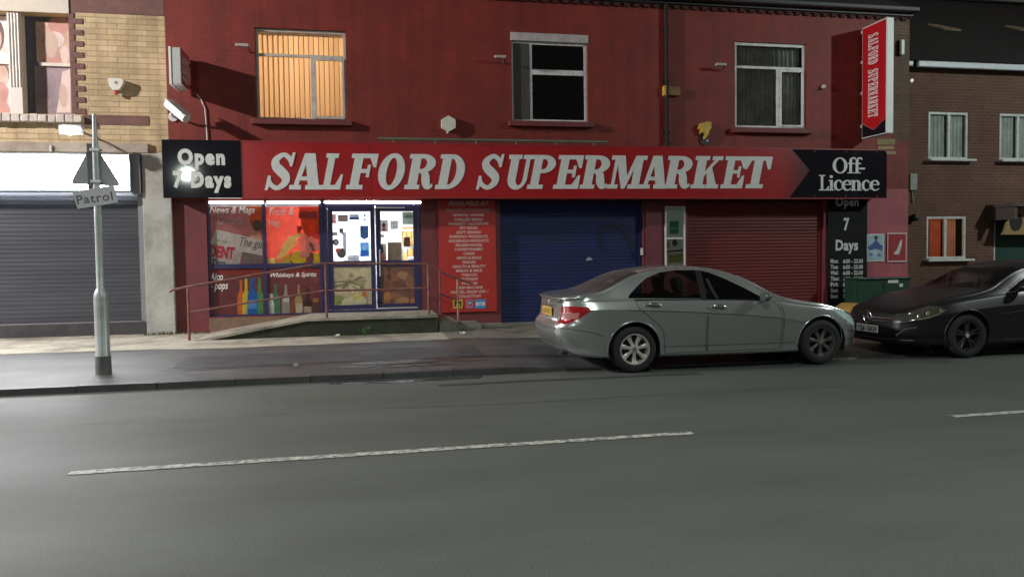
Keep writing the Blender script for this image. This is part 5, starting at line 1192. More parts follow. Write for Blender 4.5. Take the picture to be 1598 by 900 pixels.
for i in range(16):
    a = r.uniform(0, 6.28); l = r.uniform(.08, .2); h = r.uniform(.05, .2)
    c0 = Vector((P[0], 14.42, pz(0, 14.4))); tip = c0+Vector((math.cos(a)*l, math.sin(a)*l*.6, h)); mid = c0+(tip-c0)*.55+Vector((0, 0, .05)); sd = Vector((-math.sin(a), math.cos(a), 0))*.03
    b.face([c0, mid-sd, tip, mid+sd])
tag(b.done('weed', pm('weed_green', (.05, .13, .03), .6, var=.3, vscale=20), origin=(P[0], 14.42, pz(0, 14.4))), 'small green weed growing at the foot of the ramp side', 'weed')
b = MB(); r = random.Random(12)
for i in range(120):
    x = r.uniform(-4.1, -2.9); y = r.uniform(15.70, 15.88); z = pz(x, y); l = r.uniform(.02, .09); a = r.uniform(0, 6.28)
    b.face([(x-.012, y, z), (x+.012, y, z), (x+math.cos(a)*.04, y-.02, z+l)])
tag(b.done('moss_tufts', pm('moss_olive', (.07, .075, .03), .8, var=.3, vscale=20)), kind='stuff')
# ------------------------------------------------------------------ cars
def pchip(xk, yk):
    xk, yk = np.array(xk, float), np.array(yk, float); h = np.diff(xk); d = np.diff(yk)/h; m = np.zeros_like(yk)
    for i in range(1, len(xk)-1):
        if d[i-1]*d[i] > 0:
            w1, w2 = 2*h[i]+h[i-1], h[i]+2*h[i-1]; m[i] = (w1+w2)/(w1/d[i-1]+w2/d[i])
    m[0], m[-1] = d[0], d[-1]
    def f(x):
        x = min(max(x, xk[0]), xk[-1]); i = min(max(int(np.searchsorted(xk, x))-1, 0), len(h)-1); t = (x-xk[i])/h[i]
        return float((2*t**3-3*t**2+1)*yk[i]+(t**3-2*t**2+t)*h[i]*m[i]+(-2*t**3+3*t**2)*yk[i+1]+(t**3-t**2)*h[i]*m[i+1])
    return f
def inside(p, poly):
    c = False; n = len(poly); j = n-1
    for i in range(n):
        if (poly[i][1] > p[1]) != (poly[j][1] > p[1]) and p[0] < (poly[j][0]-poly[i][0])*(p[1]-poly[i][1])/(poly[j][1]-poly[i][1])+poly[i][0]: c = not c
        j = i
    return c
def sstep(a, b_, x):
    t = min(1, max(0, (x-a)/(b_-a))); return t*t*(3-2*t)

def car_body(sp):
    XR, XF = sp['ends']; W = sp['half']
    T = {k: pchip(*zip(*v)) for k, v in sp['tab'].items()}
    xs = set(np.linspace(XR, XF, 74)) | {XR+d for d in (.012, .03, .055, .09, .13, .19)} | {XF-d for d in (.012, .03, .055, .09, .13, .19, .26)} | set(sp.get('cuts', ()))
    xs = sorted(xs); xs = [x for i, x in enumerate(xs) if i == 0 or x-xs[i-1] > .006 or x in sp.get('cuts', ())]
    NS = 5; rings = []
    for x in xs:
        dr = min(1, (x-XR)/sp['rr']); df = min(1, (XF-x)/sp['rf'])
        fr = sp['er']+(1-sp['er'])*max(0, 1-(1-dr)**2.4)**(1/2.4); ff = sp['ef']+(1-sp['ef'])*max(0, 1-(1-df)**2.3)**(1/2.3)
        w = W*T['wid'](x)*fr*ff
        zb, zs, zt = T['bot'](x), T['shoulder'](x), T['top'](x)
        wr = min(T['rail'](x), w*.93); zr = zt-T['drop'](x)
        zm = zb+(zs-zb)*.46; zc = T['crease'](x) if 'crease' in T else zb+(zs-zb)*.80
        pts = [(0, zb), (.78*w, zb), (.935*w, zb+.025), (.945*w, zb+.11), (.972*w, zm-.06), (.990*w, zm+.10), (w, zc-.02), (.999*w, zc+.004), (.945*w, zs-.014), (.92*w, zs+.006)]
        wb = .92*w; pts += [(wb+(wr-wb)*.52, zs+(zr-zs)*.56), (wr+.012, zr-.02), (wr-.03, zr+.012), (.62*wr, zt-.010), (0, zt)]
        P = catmull(pts, NS)
        rings.append([Vector((x, p[0], p[1])) for p in P])
    N = len(rings[0]); wmax = W
    rs_, fs_ = pchip(*zip(*sp['rear'])), pchip(*zip(*sp['front']))
    def adj(v):
        x, y, z = v; a = 1-sstep(0, .55, x-XR); c = 1-sstep(0, .7, XF-x); q = 1-(y/wmax)**2
        return Vector((x+rs_(z)*a-fs_(z)*c-.05*q*a+.11*q*c*sp.get('nose', 1), y, z))
    bm = bmesh.new(); L, R = [], []
    for rg in rings:
        l, r = [], []
        for j, v in enumerate(rg):
            a = bm.verts.new(adj(v))
            if j in (0, N-1): l.append(a); r.append(a)
            else: l.append(a); r.append(bm.verts.new(adj(Vector((v.x, -v.y, v.z)))))
        L.append(l); R.append(r)
    lay = bm.faces.layers.int.new('zone')     # v index of the section, for glass zones
    def quad(vs, zone):
        u = []
        for v in vs:
            if v not in u: u.append(v)
        if len(u) >= 3:
            try: f = bm.faces.new(u); f[lay] = zone; return f
            except ValueError: pass
    for i in range(len(rings)-1):
        for j in range(N-1):
            quad([L[i][j], L[i+1][j], L[i+1][j+1], L[i][j+1]], j); quad([R[i][j], R[i][j+1], R[i+1][j+1], R[i+1][j]], j)
    for e in (0, len(rings)-1):
        rg = rings[e]; K = 10; rows = []
        for j in range(NS, N):
            row = [L[e][j]]
            if j < N-1:
                for k in range(1, K): y = rg[j].y*(1-2*k/K); row.append(bm.verts.new(adj(Vector((rg[j].x, y, rg[j].z)))))
                row.append(R[e][j])
            else: row = [L[e][j]]*(K+1)
            rows.append(row)
        for a in range(len(rows)-1):
            for k in range(K):
                q = [rows[a][k], rows[a+1][k], rows[a+1][k+1], rows[a][k+1]]; quad(q if e else q[::-1], 900)
    bmesh.ops.recalc_face_normals(bm, faces=bm.faces)
    return bm, lay, N, NS

def cut(bm, poly, pred):
    """cut polygon edges (x-z) through the faces near it and give back the faces inside"""
    xs = [p[0] for p in poly]; zs = [p[1] for p in poly]
    bb = (min(xs)-.02, max(xs)+.02, min(zs)-.02, max(zs)+.02)
    near = lambda f: pred(f) and max(v.co.x for v in f.verts) > bb[0] and min(v.co.x for v in f.verts) < bb[1] and max(v.co.z for v in f.verts) > bb[2] and min(v.co.z for v in f.verts) < bb[3]
    n = len(poly)
    for i in range(n):
        a, c = poly[i], poly[(i+1) % n]; d = Vector((c[0]-a[0], 0, c[1]-a[1]))
        fs = [f for f in bm.faces if near(f)]
        g = list({v for f in fs for v in f.verts})+list({e for f in fs for e in f.edges})+fs
        bmesh.ops.bisect_plane(bm, geom=g, dist=1e-5, plane_co=(a[0], 0, a[1]), plane_no=(d.z, 0, -d.x))
    out = []
    for f in bm.faces:
        if near(f):
            c = f.calc_center_median()
            if inside((c.x, c.z), poly): out.append(f)
    return out

def split(bm, faces):
    nb = bmesh.new(); mp = {}
    for f in faces:
        vs = []
        for v in f.verts:
            if v not in mp: mp[v] = nb.verts.new(v.co)
            vs.append(mp[v])
        try: nb.faces.new(vs)
        except ValueError: pass
    bmesh.ops.delete(bm, geom=faces, context='FACES')
    return nb

def wheel(root, x, y, zc, r, side, style, rimm, capm, tyrem):
    """side = -1 or +1: the way the outer face looks along y"""
    t = .215; yo = y
    b = MB(); w2 = t; s = side
    prof = [(r*.66, 0), (r*.70, .006*s), (r*.86, .010*s), (r*.955, -.004*s), (r*.99, -.03*s), (r, -.06*s), (r, -(w2-.06)*s), (r*.985, -(w2-.03)*s), (r*.86, -w2*s), (r*.66, -w2*s)]
    b.lathe(prof, (x, yo, zc), 'y', 48, cap=False); bmesh.ops.recalc_face_normals(b.bm, faces=b.bm.faces)
    o = b.done('wheel', tyrem, root, local=True, smooth=True, angle=30)
    b = MB(); rr = r*.665
    b.lathe([(rr-.002, -.02*s), (rr, .004*s), (rr-.012, .004*s), (rr-.022, -.012*s), (rr-.03, -.10*s), (rr-.01, -.12*s)], (x, yo, zc), 'y', 48, cap=False)
    n = 7 if style == 'seven' else 5
    def put(a, rad, h, off): return (x+rad*math.cos(a)-h*math.sin(a), yo+off*s, zc+rad*math.sin(a)+h*math.cos(a))
    if style == 'seven': spk = [(0.0, [(.05, .020), (.10, .022), (.16, .031), (rr-.02, .041)])]
    else: spk = [(-.15, [(.04, .020), (.10, .017), (.16, .016), (rr-.015, .020)]), (.15, [(.04, .020), (.10, .017), (.16, .016), (rr-.015, .020)])]
    for k in range(n):
        for da, sp_ in spk:
            a = 2*math.pi*(k+.25)/n+da; prev = None
            for i, (rad, hw) in enumerate(sp_):
                off = -.012-.012*math.sin(math.pi*i/(len(sp_)-1)) if style == 'seven' else -.02+.008*i/3
                cur = [b.bm.verts.new(put(a, rad, -hw, off-.008)), b.bm.verts.new(put(a, rad, -hw*.6, off)), b.bm.verts.new(put(a, rad, hw*.6, off)), b.bm.verts.new(put(a, rad, hw, off-.008)), b.bm.verts.new(put(a, rad, hw*.8, off-.05)), b.bm.verts.new(put(a, rad, -hw*.8, off-.05))]
                if prev:
                    for q in range(6): b.bm.faces.new([prev[q], prev[(q+1) % 6], cur[(q+1) % 6], cur[q]])
                prev = cur
    b.lathe([(.02, -.07*s), (.062, -.06*s), (.062, -.022*s), (.045, -.012*s), (.02, -.010*s)], (x, yo, zc), 'y', 24)
    bmesh.ops.recalc_face_normals(b.bm, faces=b.bm.faces); b.done('rim', rimm, o, local=True, smooth=True, angle=35)
    b = MB(); b.lathe([(.005, -.004*s), (.030, -.006*s), (.033, -.012*s), (.03, -.02*s)], (x, yo, zc), 'y', 18); bmesh.ops.recalc_face_normals(b.bm, faces=b.bm.faces); b.done('hub_cap', capm, o, local=True, smooth=True)
    b = MB(); b.lathe([(.03, -.105*s), (r*.52, -.10*s), (r*.52, -.085*s), (.03, -.083*s)], (x, yo, zc), 'y', 32); bmesh.ops.recalc_face_normals(b.bm, faces=b.bm.faces); b.done('brake_disc', pm('brake_iron', (.03, .03, .03), .5, metal=.4), o, local=True)
    if style == 'seven':
        b = MB()
        for k in range(5): a = 2*math.pi*k/5+.3; b.lathe([(.008, -.03*s), (.008, -.013*s)], put(a, .048, 0, .0), 'y', 8)
        b.done('bolt', pm('bolt_dark', (.05, .05, .05), .5), o, local=True)
    return o

def build_car(name, label, loc, rz, sp, near):
    """local axes: x forward from the rear axle, z up; near = the y sign of the side that faces the camera"""
    root = thing(name, label, 'car', loc, rz=rz)
    bm, lay, N, NS = car_body(sp); paint = sp['paint']; W = sp['half']
    tree = BVHTree.FromBMesh(bm)
    def surf(x, z, s):
        h = tree.ray_cast(Vector((x, s*3, z)), Vector((0, -s, 0)))
        return h[0].y if h[0] is not None else s*W
    rw_, axf = sp['tyre_r'], sp['wb']
    # wheel arches
    ra = sp['arch']
    for ax in (0.0, axf):
        poly = [(ax+ra*math.cos(2*math.pi*k/40), rw_+.005+ra*math.sin(2*math.pi*k/40)) for k in range(40)]
        fs = cut(bm, poly, lambda f: abs(f.calc_center_median().y) > .42*W and f.calc_center_median().z < 1.0)
        bmesh.ops.delete(bm, geom=fs, context='FACES')
    # glass
    side = lambda f: abs(f.calc_center_median().y) > .45*W and f[lay] < 900
    glasses = []
    zone = lambda f: f[lay] < 900
    for poly in sp['side_glass']:
        fs = cut(bm, poly, lambda f: side(f) and f.calc_center_median().z > .8); glasses.append((fs, poly)); 
        glasses[-1] = (split(bm, fs), poly)
    x0, x1 = sp['rear_glass']; x2, x3 = sp['screen']; jt = NS*10
    rg = split(bm, [f for f in bm.faces if f[lay] < 900 and f[lay] >= NS*12 and x0 < f.calc_center_median().x < x1])
    wg = split(bm, [f for f in bm.faces if f[lay] < 900 and f[lay] >= NS*12 and x2 < f.calc_center_median().x < x3])
    lights = []
    for (kind, poly, mat, subs) in sp['lights']:
        yl = sp['light_y'].get(kind, .45); bx = (min(p[0] for p in poly), max(p[0] for p in poly), min(p[1] for p in poly), max(p[1] for p in poly))
        for s in (-1, 1):
            fs = [f for f in bm.faces if f.calc_center_median().y*s > yl-.25 and bx[0]-.1 < f.calc_center_median().x < bx[1]+.1 and bx[2]-.1 < f.calc_center_median().z < bx[3]+.1]
            g = list({v for f in fs for v in f.verts})+list({e for f in fs for e in f.edges})+fs
            bmesh.ops.bisect_plane(bm, geom=g, dist=1e-5, plane_co=(0, s*yl, 0), plane_no=(0, 1, 0))
        fs = cut(bm, poly, lambda f: abs(f.calc_center_median().y) > yl)
        lights.append((kind, split(bm, fs), mat, subs))
    doors = []
    for dn, poly in sp['doors']:
        for s in (-1, 1):
            fs = cut(bm, poly, lambda f: f.calc_center_median().y*s > .5*W and f[lay] < 900)
            doors.append((dn, s, split(bm, fs), poly))
    link_bm(bm, 'body', paint, root, local=True, smooth=True, angle=28)
    tint = sp['tint']
    for gb, poly in glasses:
        for s in (-1, 1):
            sel = [f for f in gb.faces if f.calc_center_median().y*s > 0]
            if sel: link_bm(split(gb, sel), 'side_window', tint, root, local=True, smooth=True)
        gb.free()
    link_bm(rg, 'rear_window', sp['wet'], root, local=True, smooth=True); link_bm(wg, 'windscreen', sp['wet'], root, local=True, smooth=True)
    gap = pm('panel_gap', (.008, .008, .008), .7); dobj = {}
    for dn, s, nb, poly in doors:
        o = link_bm(nb, dn, paint, root, local=True, smooth=True, angle=28); dobj[dn, s] = o
        b = MB(); pts = []
        P = poly+[poly[0]]
        for i in range(len(P)-1):
            for k in range(6):
                t = k/6; x, z = P[i][0]*(1-t)+P[i+1][0]*t, P[i][1]*(1-t)+P[i+1][1]*t; pts.append(Vector((x, surf(x, z, s)-s*.001, z)))
        pts.append(pts[0]); b.tube(pts, .0045, 5, cap=False); b.done('door_seal', gap, o, local=True)
        hx, hz = sp['handles'][dn]
        b = MB(); c = [(hx-.11, hz+.012), (hx-.05, hz+.022), (hx+.05, hz+.012), (hx+.11, hz-.008)]
        off = (.012, .038, .038, .014)
        b.tube([Vector((q[0], surf(q[0], q[1], s)+s*off[i], q[1])) for i, q in enumerate(c)], [.014, .021, .021, .014], 8); b.done('handle', sp['handle_mat'], o, local=True, smooth=True, angle=60)
        b = MB(); y_ = surf(hx, hz, s); b.lathe([(.055, -.002*s), (.05, .0035*s), (.01, .0015*s)], (hx, y_, hz-.005), 'y', 16); b.done('handle_recess', pm('recess_'+name, sp['recess'], .4), o, local=True)
    # character lines and trim on each side
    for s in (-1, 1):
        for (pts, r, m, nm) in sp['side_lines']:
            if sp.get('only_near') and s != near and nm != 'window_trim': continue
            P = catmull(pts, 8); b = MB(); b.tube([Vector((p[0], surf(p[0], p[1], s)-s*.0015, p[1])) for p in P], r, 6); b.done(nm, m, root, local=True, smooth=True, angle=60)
        for (poly, m, nm) in sp.get('pillars', ()):
            b = MB(); pr = None     # poly: bottom rear, bottom front, top front, top rear
            for k in range(11):
                t = k/10; xa_, za_ = poly[0][0]*(1-t)+poly[3][0]*t, poly[0][1]*(1-t)+poly[3][1]*t; xb_, zb_ = poly[1][0]*(1-t)+poly[2][0]*t, poly[1][1]*(1-t)+poly[2][1]*t
                cur = (Vector((xa_, surf(xa_, za_, s)+s*.003, za_)), Vector((xb_, surf(xb_, zb_, s)+s*.003, zb_)))
                if pr: b.face([pr[0], pr[1], cur[1], cur[0]])
                pr = cur
            b.done(nm, m, root, local=True)
        # mirror
        mx, mz = sp['mirror']; y_ = surf(mx, mz-.03, s)
        b = MB(); r_ = bmesh.ops.create_icosphere(b.bm, subdivisions=3, radius=1.0)
        for v in r_['verts']:
            u = v.co.copy(); k = 1-.25*max(0, u.x)
            v.co = Vector((mx+u.x*.06+(.02 if u.x > 0 else 0), y_+s*.125+u.y*.095, mz+.015+u.z*.062*k))
            if u.x < -.35: v.co.x = mx-.035
        b.tube([(mx+.02, y_-s*.02, mz-.05), (mx+.01, y_+s*.06, mz-.03)], .028, 8); mo = b.done('mirror', sp['mirror_mat'], root, local=True, smooth=True, angle=50)
        # wheel houses and lips
        for ax in (0.0, axf):
            b = MB(); n = 26; pr = None
            for k in range(n+1):
                a = math.pi*(-.12+1.24*k/n); X, Z = ax+(ra+.004)*math.cos(a), rw_+.005+(ra+.004)*math.sin(a)
                cur = ((X, s*W*.955, max(.12, Z)), (X, s*.45, max(.12, Z)))
                if pr: b.face([pr[0], cur[0], cur[1], pr[1]])
                pr = cur
            pr = [(ax+(ra+.004)*math.cos(2*math.pi*k/30), s*.46, rw_+.005+(ra+.004)*math.sin(2*math.pi*k/30)) for k in range(30)]; b.face(pr)
            b.done('wheel_house', gap, root, local=True)
            b = MB(); pts = []
            for k in range(33):
                a = math.pi*(-.10+1.20*k/32); X, Z = ax+(ra+.006)*math.cos(a), rw_+.005+(ra+.006)*math.sin(a)
                if Z < sp['lip_z']: continue
                pts.append(Vector((X, surf(X, Z, s)-s*.004, Z)))
            b.tube(pts, .013, 8); b.done('arch_lip', paint, root, local=True, smooth=True, angle=60)
            wheel(root, ax, s*(sp['track']), rw_, rw_, s, sp['rim'], sp['rim_mats'][0 if ax == 0.0 else 1], sp['cap_mat'], pm('tyre_rubber', (.014, .014, .014), .75, var=.2, vscale=12))
    for kind, nb, mat, subs in lights:
        for s in (-1, 1):
            sel = [f for f in nb.faces if f.calc_center_median().y*s > 0]
            if not sel: continue
            ms = [mat]+[q[0] for q in subs]
            hb2 = split(nb, sel)
            for f in hb2.faces:
                c = f.calc_center_median()
                for i, q in enumerate(subs):
                    if q[1](c): f.material_index = i+1
            link_bm(hb2, kind, ms, root, local=True, smooth=True)
        nb.free()
    # cabin
    cab = pm('cabin_black', (.020, .020, .022), .75); seatm = pm('seat_black', (.030, .029, .030), .7)
    b = MB(); b.box(-.45, 2.25, -.62, .62, .28, .34); b.box(1.86, 2.30, -.66, .66, .55, .90, .05); b.box(-.60, -.30, -.62, .62, .5, .93, .04); b.done('cabin_floor', cab, root, local=True)
    for sx, sy in sp['seats']:
        b = MB(); b.box(sx-.28, sx+.25, sy-.24, sy+.24, .38, .55, .05)
        bk = MB(); bk.box(-.07, .07, sy-.24, sy+.24, 0, .56, .05); bmesh.ops.transform(bk.bm, matrix=Matrix.Translation((sx-.26, 0, .50)) @ Matrix.Rotation(R_(-16), 4, 'Y'), verts=bk.bm.verts)
        me = bpy.data.meshes.new('seat_part'); bk.bm.to_mesh(me); bk.bm.free(); b.bm.from_mesh(me); bpy.data.meshes.remove(me)
        o = b.done('seat', seatm, root, local=True)
        h = MB(); h.box(-.05, .05, sy-.135, sy+.135, -.095, .095, .04); bmesh.ops.transform(h.bm, matrix=Matrix.Translation((sx-.45, 0, 1.14)) @ Matrix.Rotation(R_(-12), 4, 'Y'), verts=h.bm.verts)
        for k in (-.06, .06): h.tube([(sx-.45, sy+k, 1.08), (sx-.42, sy+k, 1.0)], .007, 6)
        h.done('headrest', seatm, o, local=True)
    b = MB(); n = 24; yy = sp['seats'][0][1]
    b.tube([(1.72+.05*math.sin(2*math.pi*k/n), yy+.18*math.cos(2*math.pi*k/n), .90+.17*math.sin(2*math.pi*k/n)) for k in range(n+1)], .014, 6, cap=False); b.tube([(1.72, yy-.16, .90), (1.72, yy+.16, .90)], .016, 6); b.tube([(1.72, yy, .90), (1.95, yy, .82)], .03, 6); b.done('steering_wheel', cab, root, local=True)
    return root, surf, tree, dobj

def front_hit(tree, y, z, sgn):
    h = tree.ray_cast(Vector((sgn*6, y, z)), Vector((-sgn, 0, 0))); return h[0].x if h[0] is not None else sgn*3
def plate(root, tree, z, sgn, txt, col, w=.52, h=.112, yc=0, inset=.012):
    xs = [front_hit(tree, yc+k*w/2, zz, sgn) for k in (-1, 0, 1) for zz in (z-h/2, z+h/2)]
    x = (max(xs) if sgn > 0 else min(xs))+sgn*inset
    b = MB(); b.box(x-.008, x+.004 if sgn > 0 else x+.008, yc-w/2, yc+w/2, z-h/2, z+h/2, .004); p = b.done('number_plate', col, root, local=True)
    b = MB(); text_into(b, txt, (-w*.44, w*.44, z-h*.33, z+h*.33), 0, .025, xf=lambda q: (x+sgn*.0085, yc+q[0]*sgn, q[2])); b.done('lettering', pm('plate_black', (.015, .015, .015), .5), p, local=True)
    return x
def star(root, x, yc, z, r, sgn, mat):
    b = MB(); n = 28; b.tube([(x, yc+r*math.cos(2*math.pi*k/n), z+r*math.sin(2*math.pi*k/n)) for k in range(n+1)], r*.09, 6, cap=False)
    for k in range(3):
        a = math.pi/2+2*math.pi*k/3; b.tube([(x+sgn*.004, yc, z), (x, yc+r*math.cos(a), z+r*math.sin(a))], [r*.16, r*.03], 6)
    b.done('emblem', mat, root, local=True)

chrome = pm('chrome', (.75, .76, .76), .14, metal=1.0)
dark_trim = pm('dark_trim', (.012, .012, .013), .35)
clear_l = pm('lamp_clear', (.52, .66, .64), .12, var=.35, vscale=30, coat=.6)
# silver saloon
spv = dict(
    ends=(-.98, 3.42), half=.885, rr=.50, rf=.85, er=.66, ef=.52, tyre_r=.312, wb=2.745, arch=.362, track=.845, lip_z=.27,
    tab=dict(wid=[(-1.03, .955), (-.4, .985), (.6, 1), (2.0, 1), (2.9, .99), (3.56, .95)],
             bot=[(-1.03, .34), (-.8, .235), (-.4, .20), (.4, .19), (2.3, .18), (3.1, .19), (3.56, .21)],
             shoulder=[(-1.03, .955), (-.7, .965), (0, .965), (1, .935), (2.0, .892), (2.5, .825), (2.9, .775), (3.2, .715), (3.42, .61)],
             crease=[(-1.03, .80), (-.5, .855), (0, .842), (1, .785), (2.12, .68), (2.6, .60), (3.42, .45)],
             top=[(-1.03, 1.005), (-.85, 1.04), (-.52, 1.08), (.14, 1.345), (.42, 1.392), (.85, 1.412), (1.25, 1.380), (1.62, 1.282), (2.33, .938), (2.5, .905), (2.95, .838), (3.2, .775), (3.35, .715), (3.42, .66)],
             rail=[(-1.03, .80), (-.6, .74), (-.3, .70), (.2, .60), (.8, .585), (1.4, .60), (1.9, .66), (2.3, .74), (2.6, .74), (3.1, .70), (3.56, .60)],
             drop=[(-1.03, .02), (-.6, .022), (-.3, .035), (.2, .045), (.8, .045), (1.5, .045), (2.0, .045), (2.4, .022), (3.56, .03)]),
    rear=[(.15, .12), (.34, .07), (.42, .015), (.55, -.03), (.66, -.01), (.70, .04), (.80, .065), (.95, .075), (1.0, .04), (1.1, .05), (1.6, .05)],
    front=[(.1, .10), (.25, .03), (.40, 0), (.52, .0), (.62, .03), (.72, .08), (1.0, .16)],
    cuts=(-.50, .15, 1.60, 2.34), rear_glass=(-.50, .15), screen=(1.60, 2.34), paint=pm('silver_paint', (.44, .465, .46), .26, metal=.80, var=.04, vscale=2, coat=.5),
    side_glass=[[(-.07, .990), (-.05, 1.03), (.07, 1.13), (.24, 1.25), (.45, 1.322), (.68, 1.348), (.965, 1.344), (.965, .962)], [(1.045, .953), (1.045, 1.338), (1.17, 1.306), (1.38, 1.220), (1.60, 1.110), (1.80, .998), (1.90, .940), (1.92, .912)]],
    wet=glassmat('wet_car_glass', (.26, .27, .26), .38, .06), tint=glassmat('car_glass', (.52, .53, .52), .05, .05),
    lights=[('taillight', [(-1.12, .665), (-.88, .675), (-.74, .745), (-.60, .845), (-.63, .888), (-.86, .900), (-.925, .893), (-.965, .80)], pm('tail_red', (.26, .006, .010), .18, coat=.3), [(pm('tail_white', (.36, .15, .14), .25, coat=.3), lambda c: .725 < c.z < .815 and c.x < -.74-.5*(.82-c.z))]),
            ('headlight', [(2.98, .735), (3.12, .745), (3.30, .68), (3.50, .60), (3.50, .50), (3.32, .53), (3.12, .645)], clear_l, [])],
    light_y={'taillight': .57, 'headlight': .42},
    doors=[('front_door', [(1.035, .245), (1.03, .948), (1.95, .915), (2.06, .87), (2.12, .77), (2.135, .60), (2.11, .245)]), ('rear_door', [(.43, .245), (.40, .53), (.335, .62), (.20, .74), (.05, .86), (.02, .955), (1.01, .948), (1.015, .245)])],
    handles={'front_door': (1.19, .845), 'rear_door': (.25, .892)}, handle_mat=chrome, recess=(.16, .17, .17),
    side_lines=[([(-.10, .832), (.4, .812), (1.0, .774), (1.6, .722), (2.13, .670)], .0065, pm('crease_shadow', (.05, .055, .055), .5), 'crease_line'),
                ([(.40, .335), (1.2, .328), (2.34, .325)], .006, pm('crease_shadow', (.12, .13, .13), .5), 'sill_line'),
                ([(.0, .968), (.5, .958), (1.0, .948), (1.6, .928), (1.93, .903)], .009, dark_trim, 'window_trim'),
                ([(2.14, .245), (2.16, .6), (2.15, .78), (2.10, .90)], .004, pm('panel_gap', (.008, .008, .008), .7), 'wing_seam'),
                ([(-.42, .50), (-.62, .56), (-.85, .60), (-1.0, .61)], .004, pm('panel_gap', (.008, .008, .008), .7), 'bumper_seam')],
    pillars=[([(.96, .955), (1.05, .952), (1.05, 1.338), (.96, 1.344)], pm('pillar_black', (.012, .012, .013), .3), 'door_pillar')],
    mirror=(1.84, .955), mirror_mat=pm('silver_paint_mirror', (.12, .14, .135), .3, metal=.4, coat=.5), rim='seven',
    rim_mats=(pm('alloy_silver', (.55, .54, .50), .35, metal=.4), pm('alloy_dark', (.085, .085, .08), .45, metal=.4, var=.25, vscale=8)), cap_mat=pm('cap_grey', (.20, .20, .20), .4, metal=.4),  # front rims darker than the rear rims
    seats=[(1.25, -.36), (1.25, .36), (.32, -.36), (.32, .36)])
YC = 9.66+.885-.03
silver, surf, tree, dobj = build_car('parked_car', 'silver grey four door saloon car parked half on the pavement before the shutters', (3.55, YC, 0.005), 0.0, spv, -1)
plate(silver, tree, .80, -1, 'AX08 VKO', pm('plate_yellow', (.62, .40, .06), .45), .50, .115)
xr_ = front_hit(tree, 0, .93, -1); star(silver, xr_-.006, 0, .945, .038, -1, chrome)
b = MB(); xq = front_hit(tree, 0, .875, -1); b.box(xq-.018, xq+.01, -.30, .30, .872, .892, .005); b.done('boot_strip', chrome, silver, local=True)
b = MB(); z_ = .955
for k in range(12): pass
b.box(front_hit(tree, -.45, .945, -1)-.004, front_hit(tree, -.45, .945, -1)+.004, -.55, -.40, .935, .958); b.done('boot_badge', chrome, silver, local=True)
for s in (-1, 1):
    P = [(-.60, .78*s, .998), (-.75, .765*s, .99), (-.90, .70*s, .975)]
    pts = []
    for (x, y, z) in [(-.97, .62*s, 0), (-.99, .585*s, 0), (-.995, .56*s, 0)]: pass
    b = MB(); pts = [Vector((front_hit(tree, .60*s, zz, -1)-.001, .60*s, zz)) for zz in (.70, .78, .86, .93, .985)]; b.tube(pts, .004, 5); b.done('boot_seam', pm('panel_gap', (.008, .008, .008), .7), silver, local=True)
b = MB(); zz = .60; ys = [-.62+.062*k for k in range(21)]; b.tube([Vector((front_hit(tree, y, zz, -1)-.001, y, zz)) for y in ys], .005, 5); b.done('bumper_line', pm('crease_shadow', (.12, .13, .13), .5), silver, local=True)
b = MB(); b.tube([(1.14, -.60, 1.22), (1.22, -.60, 1.06), (1.30, -.59, .95)], .022, 6); b.done('seat_belt', pm('belt_pale', (.30, .42, .38), .7), silver, local=True)
b = MB(); b.tube([(-.95, -.55, .27), (-.85, -.55, .27)], .03, 10); b.done('exhaust', pm('exhaust_dark', (.05, .05, .05), .5), silver, local=True)

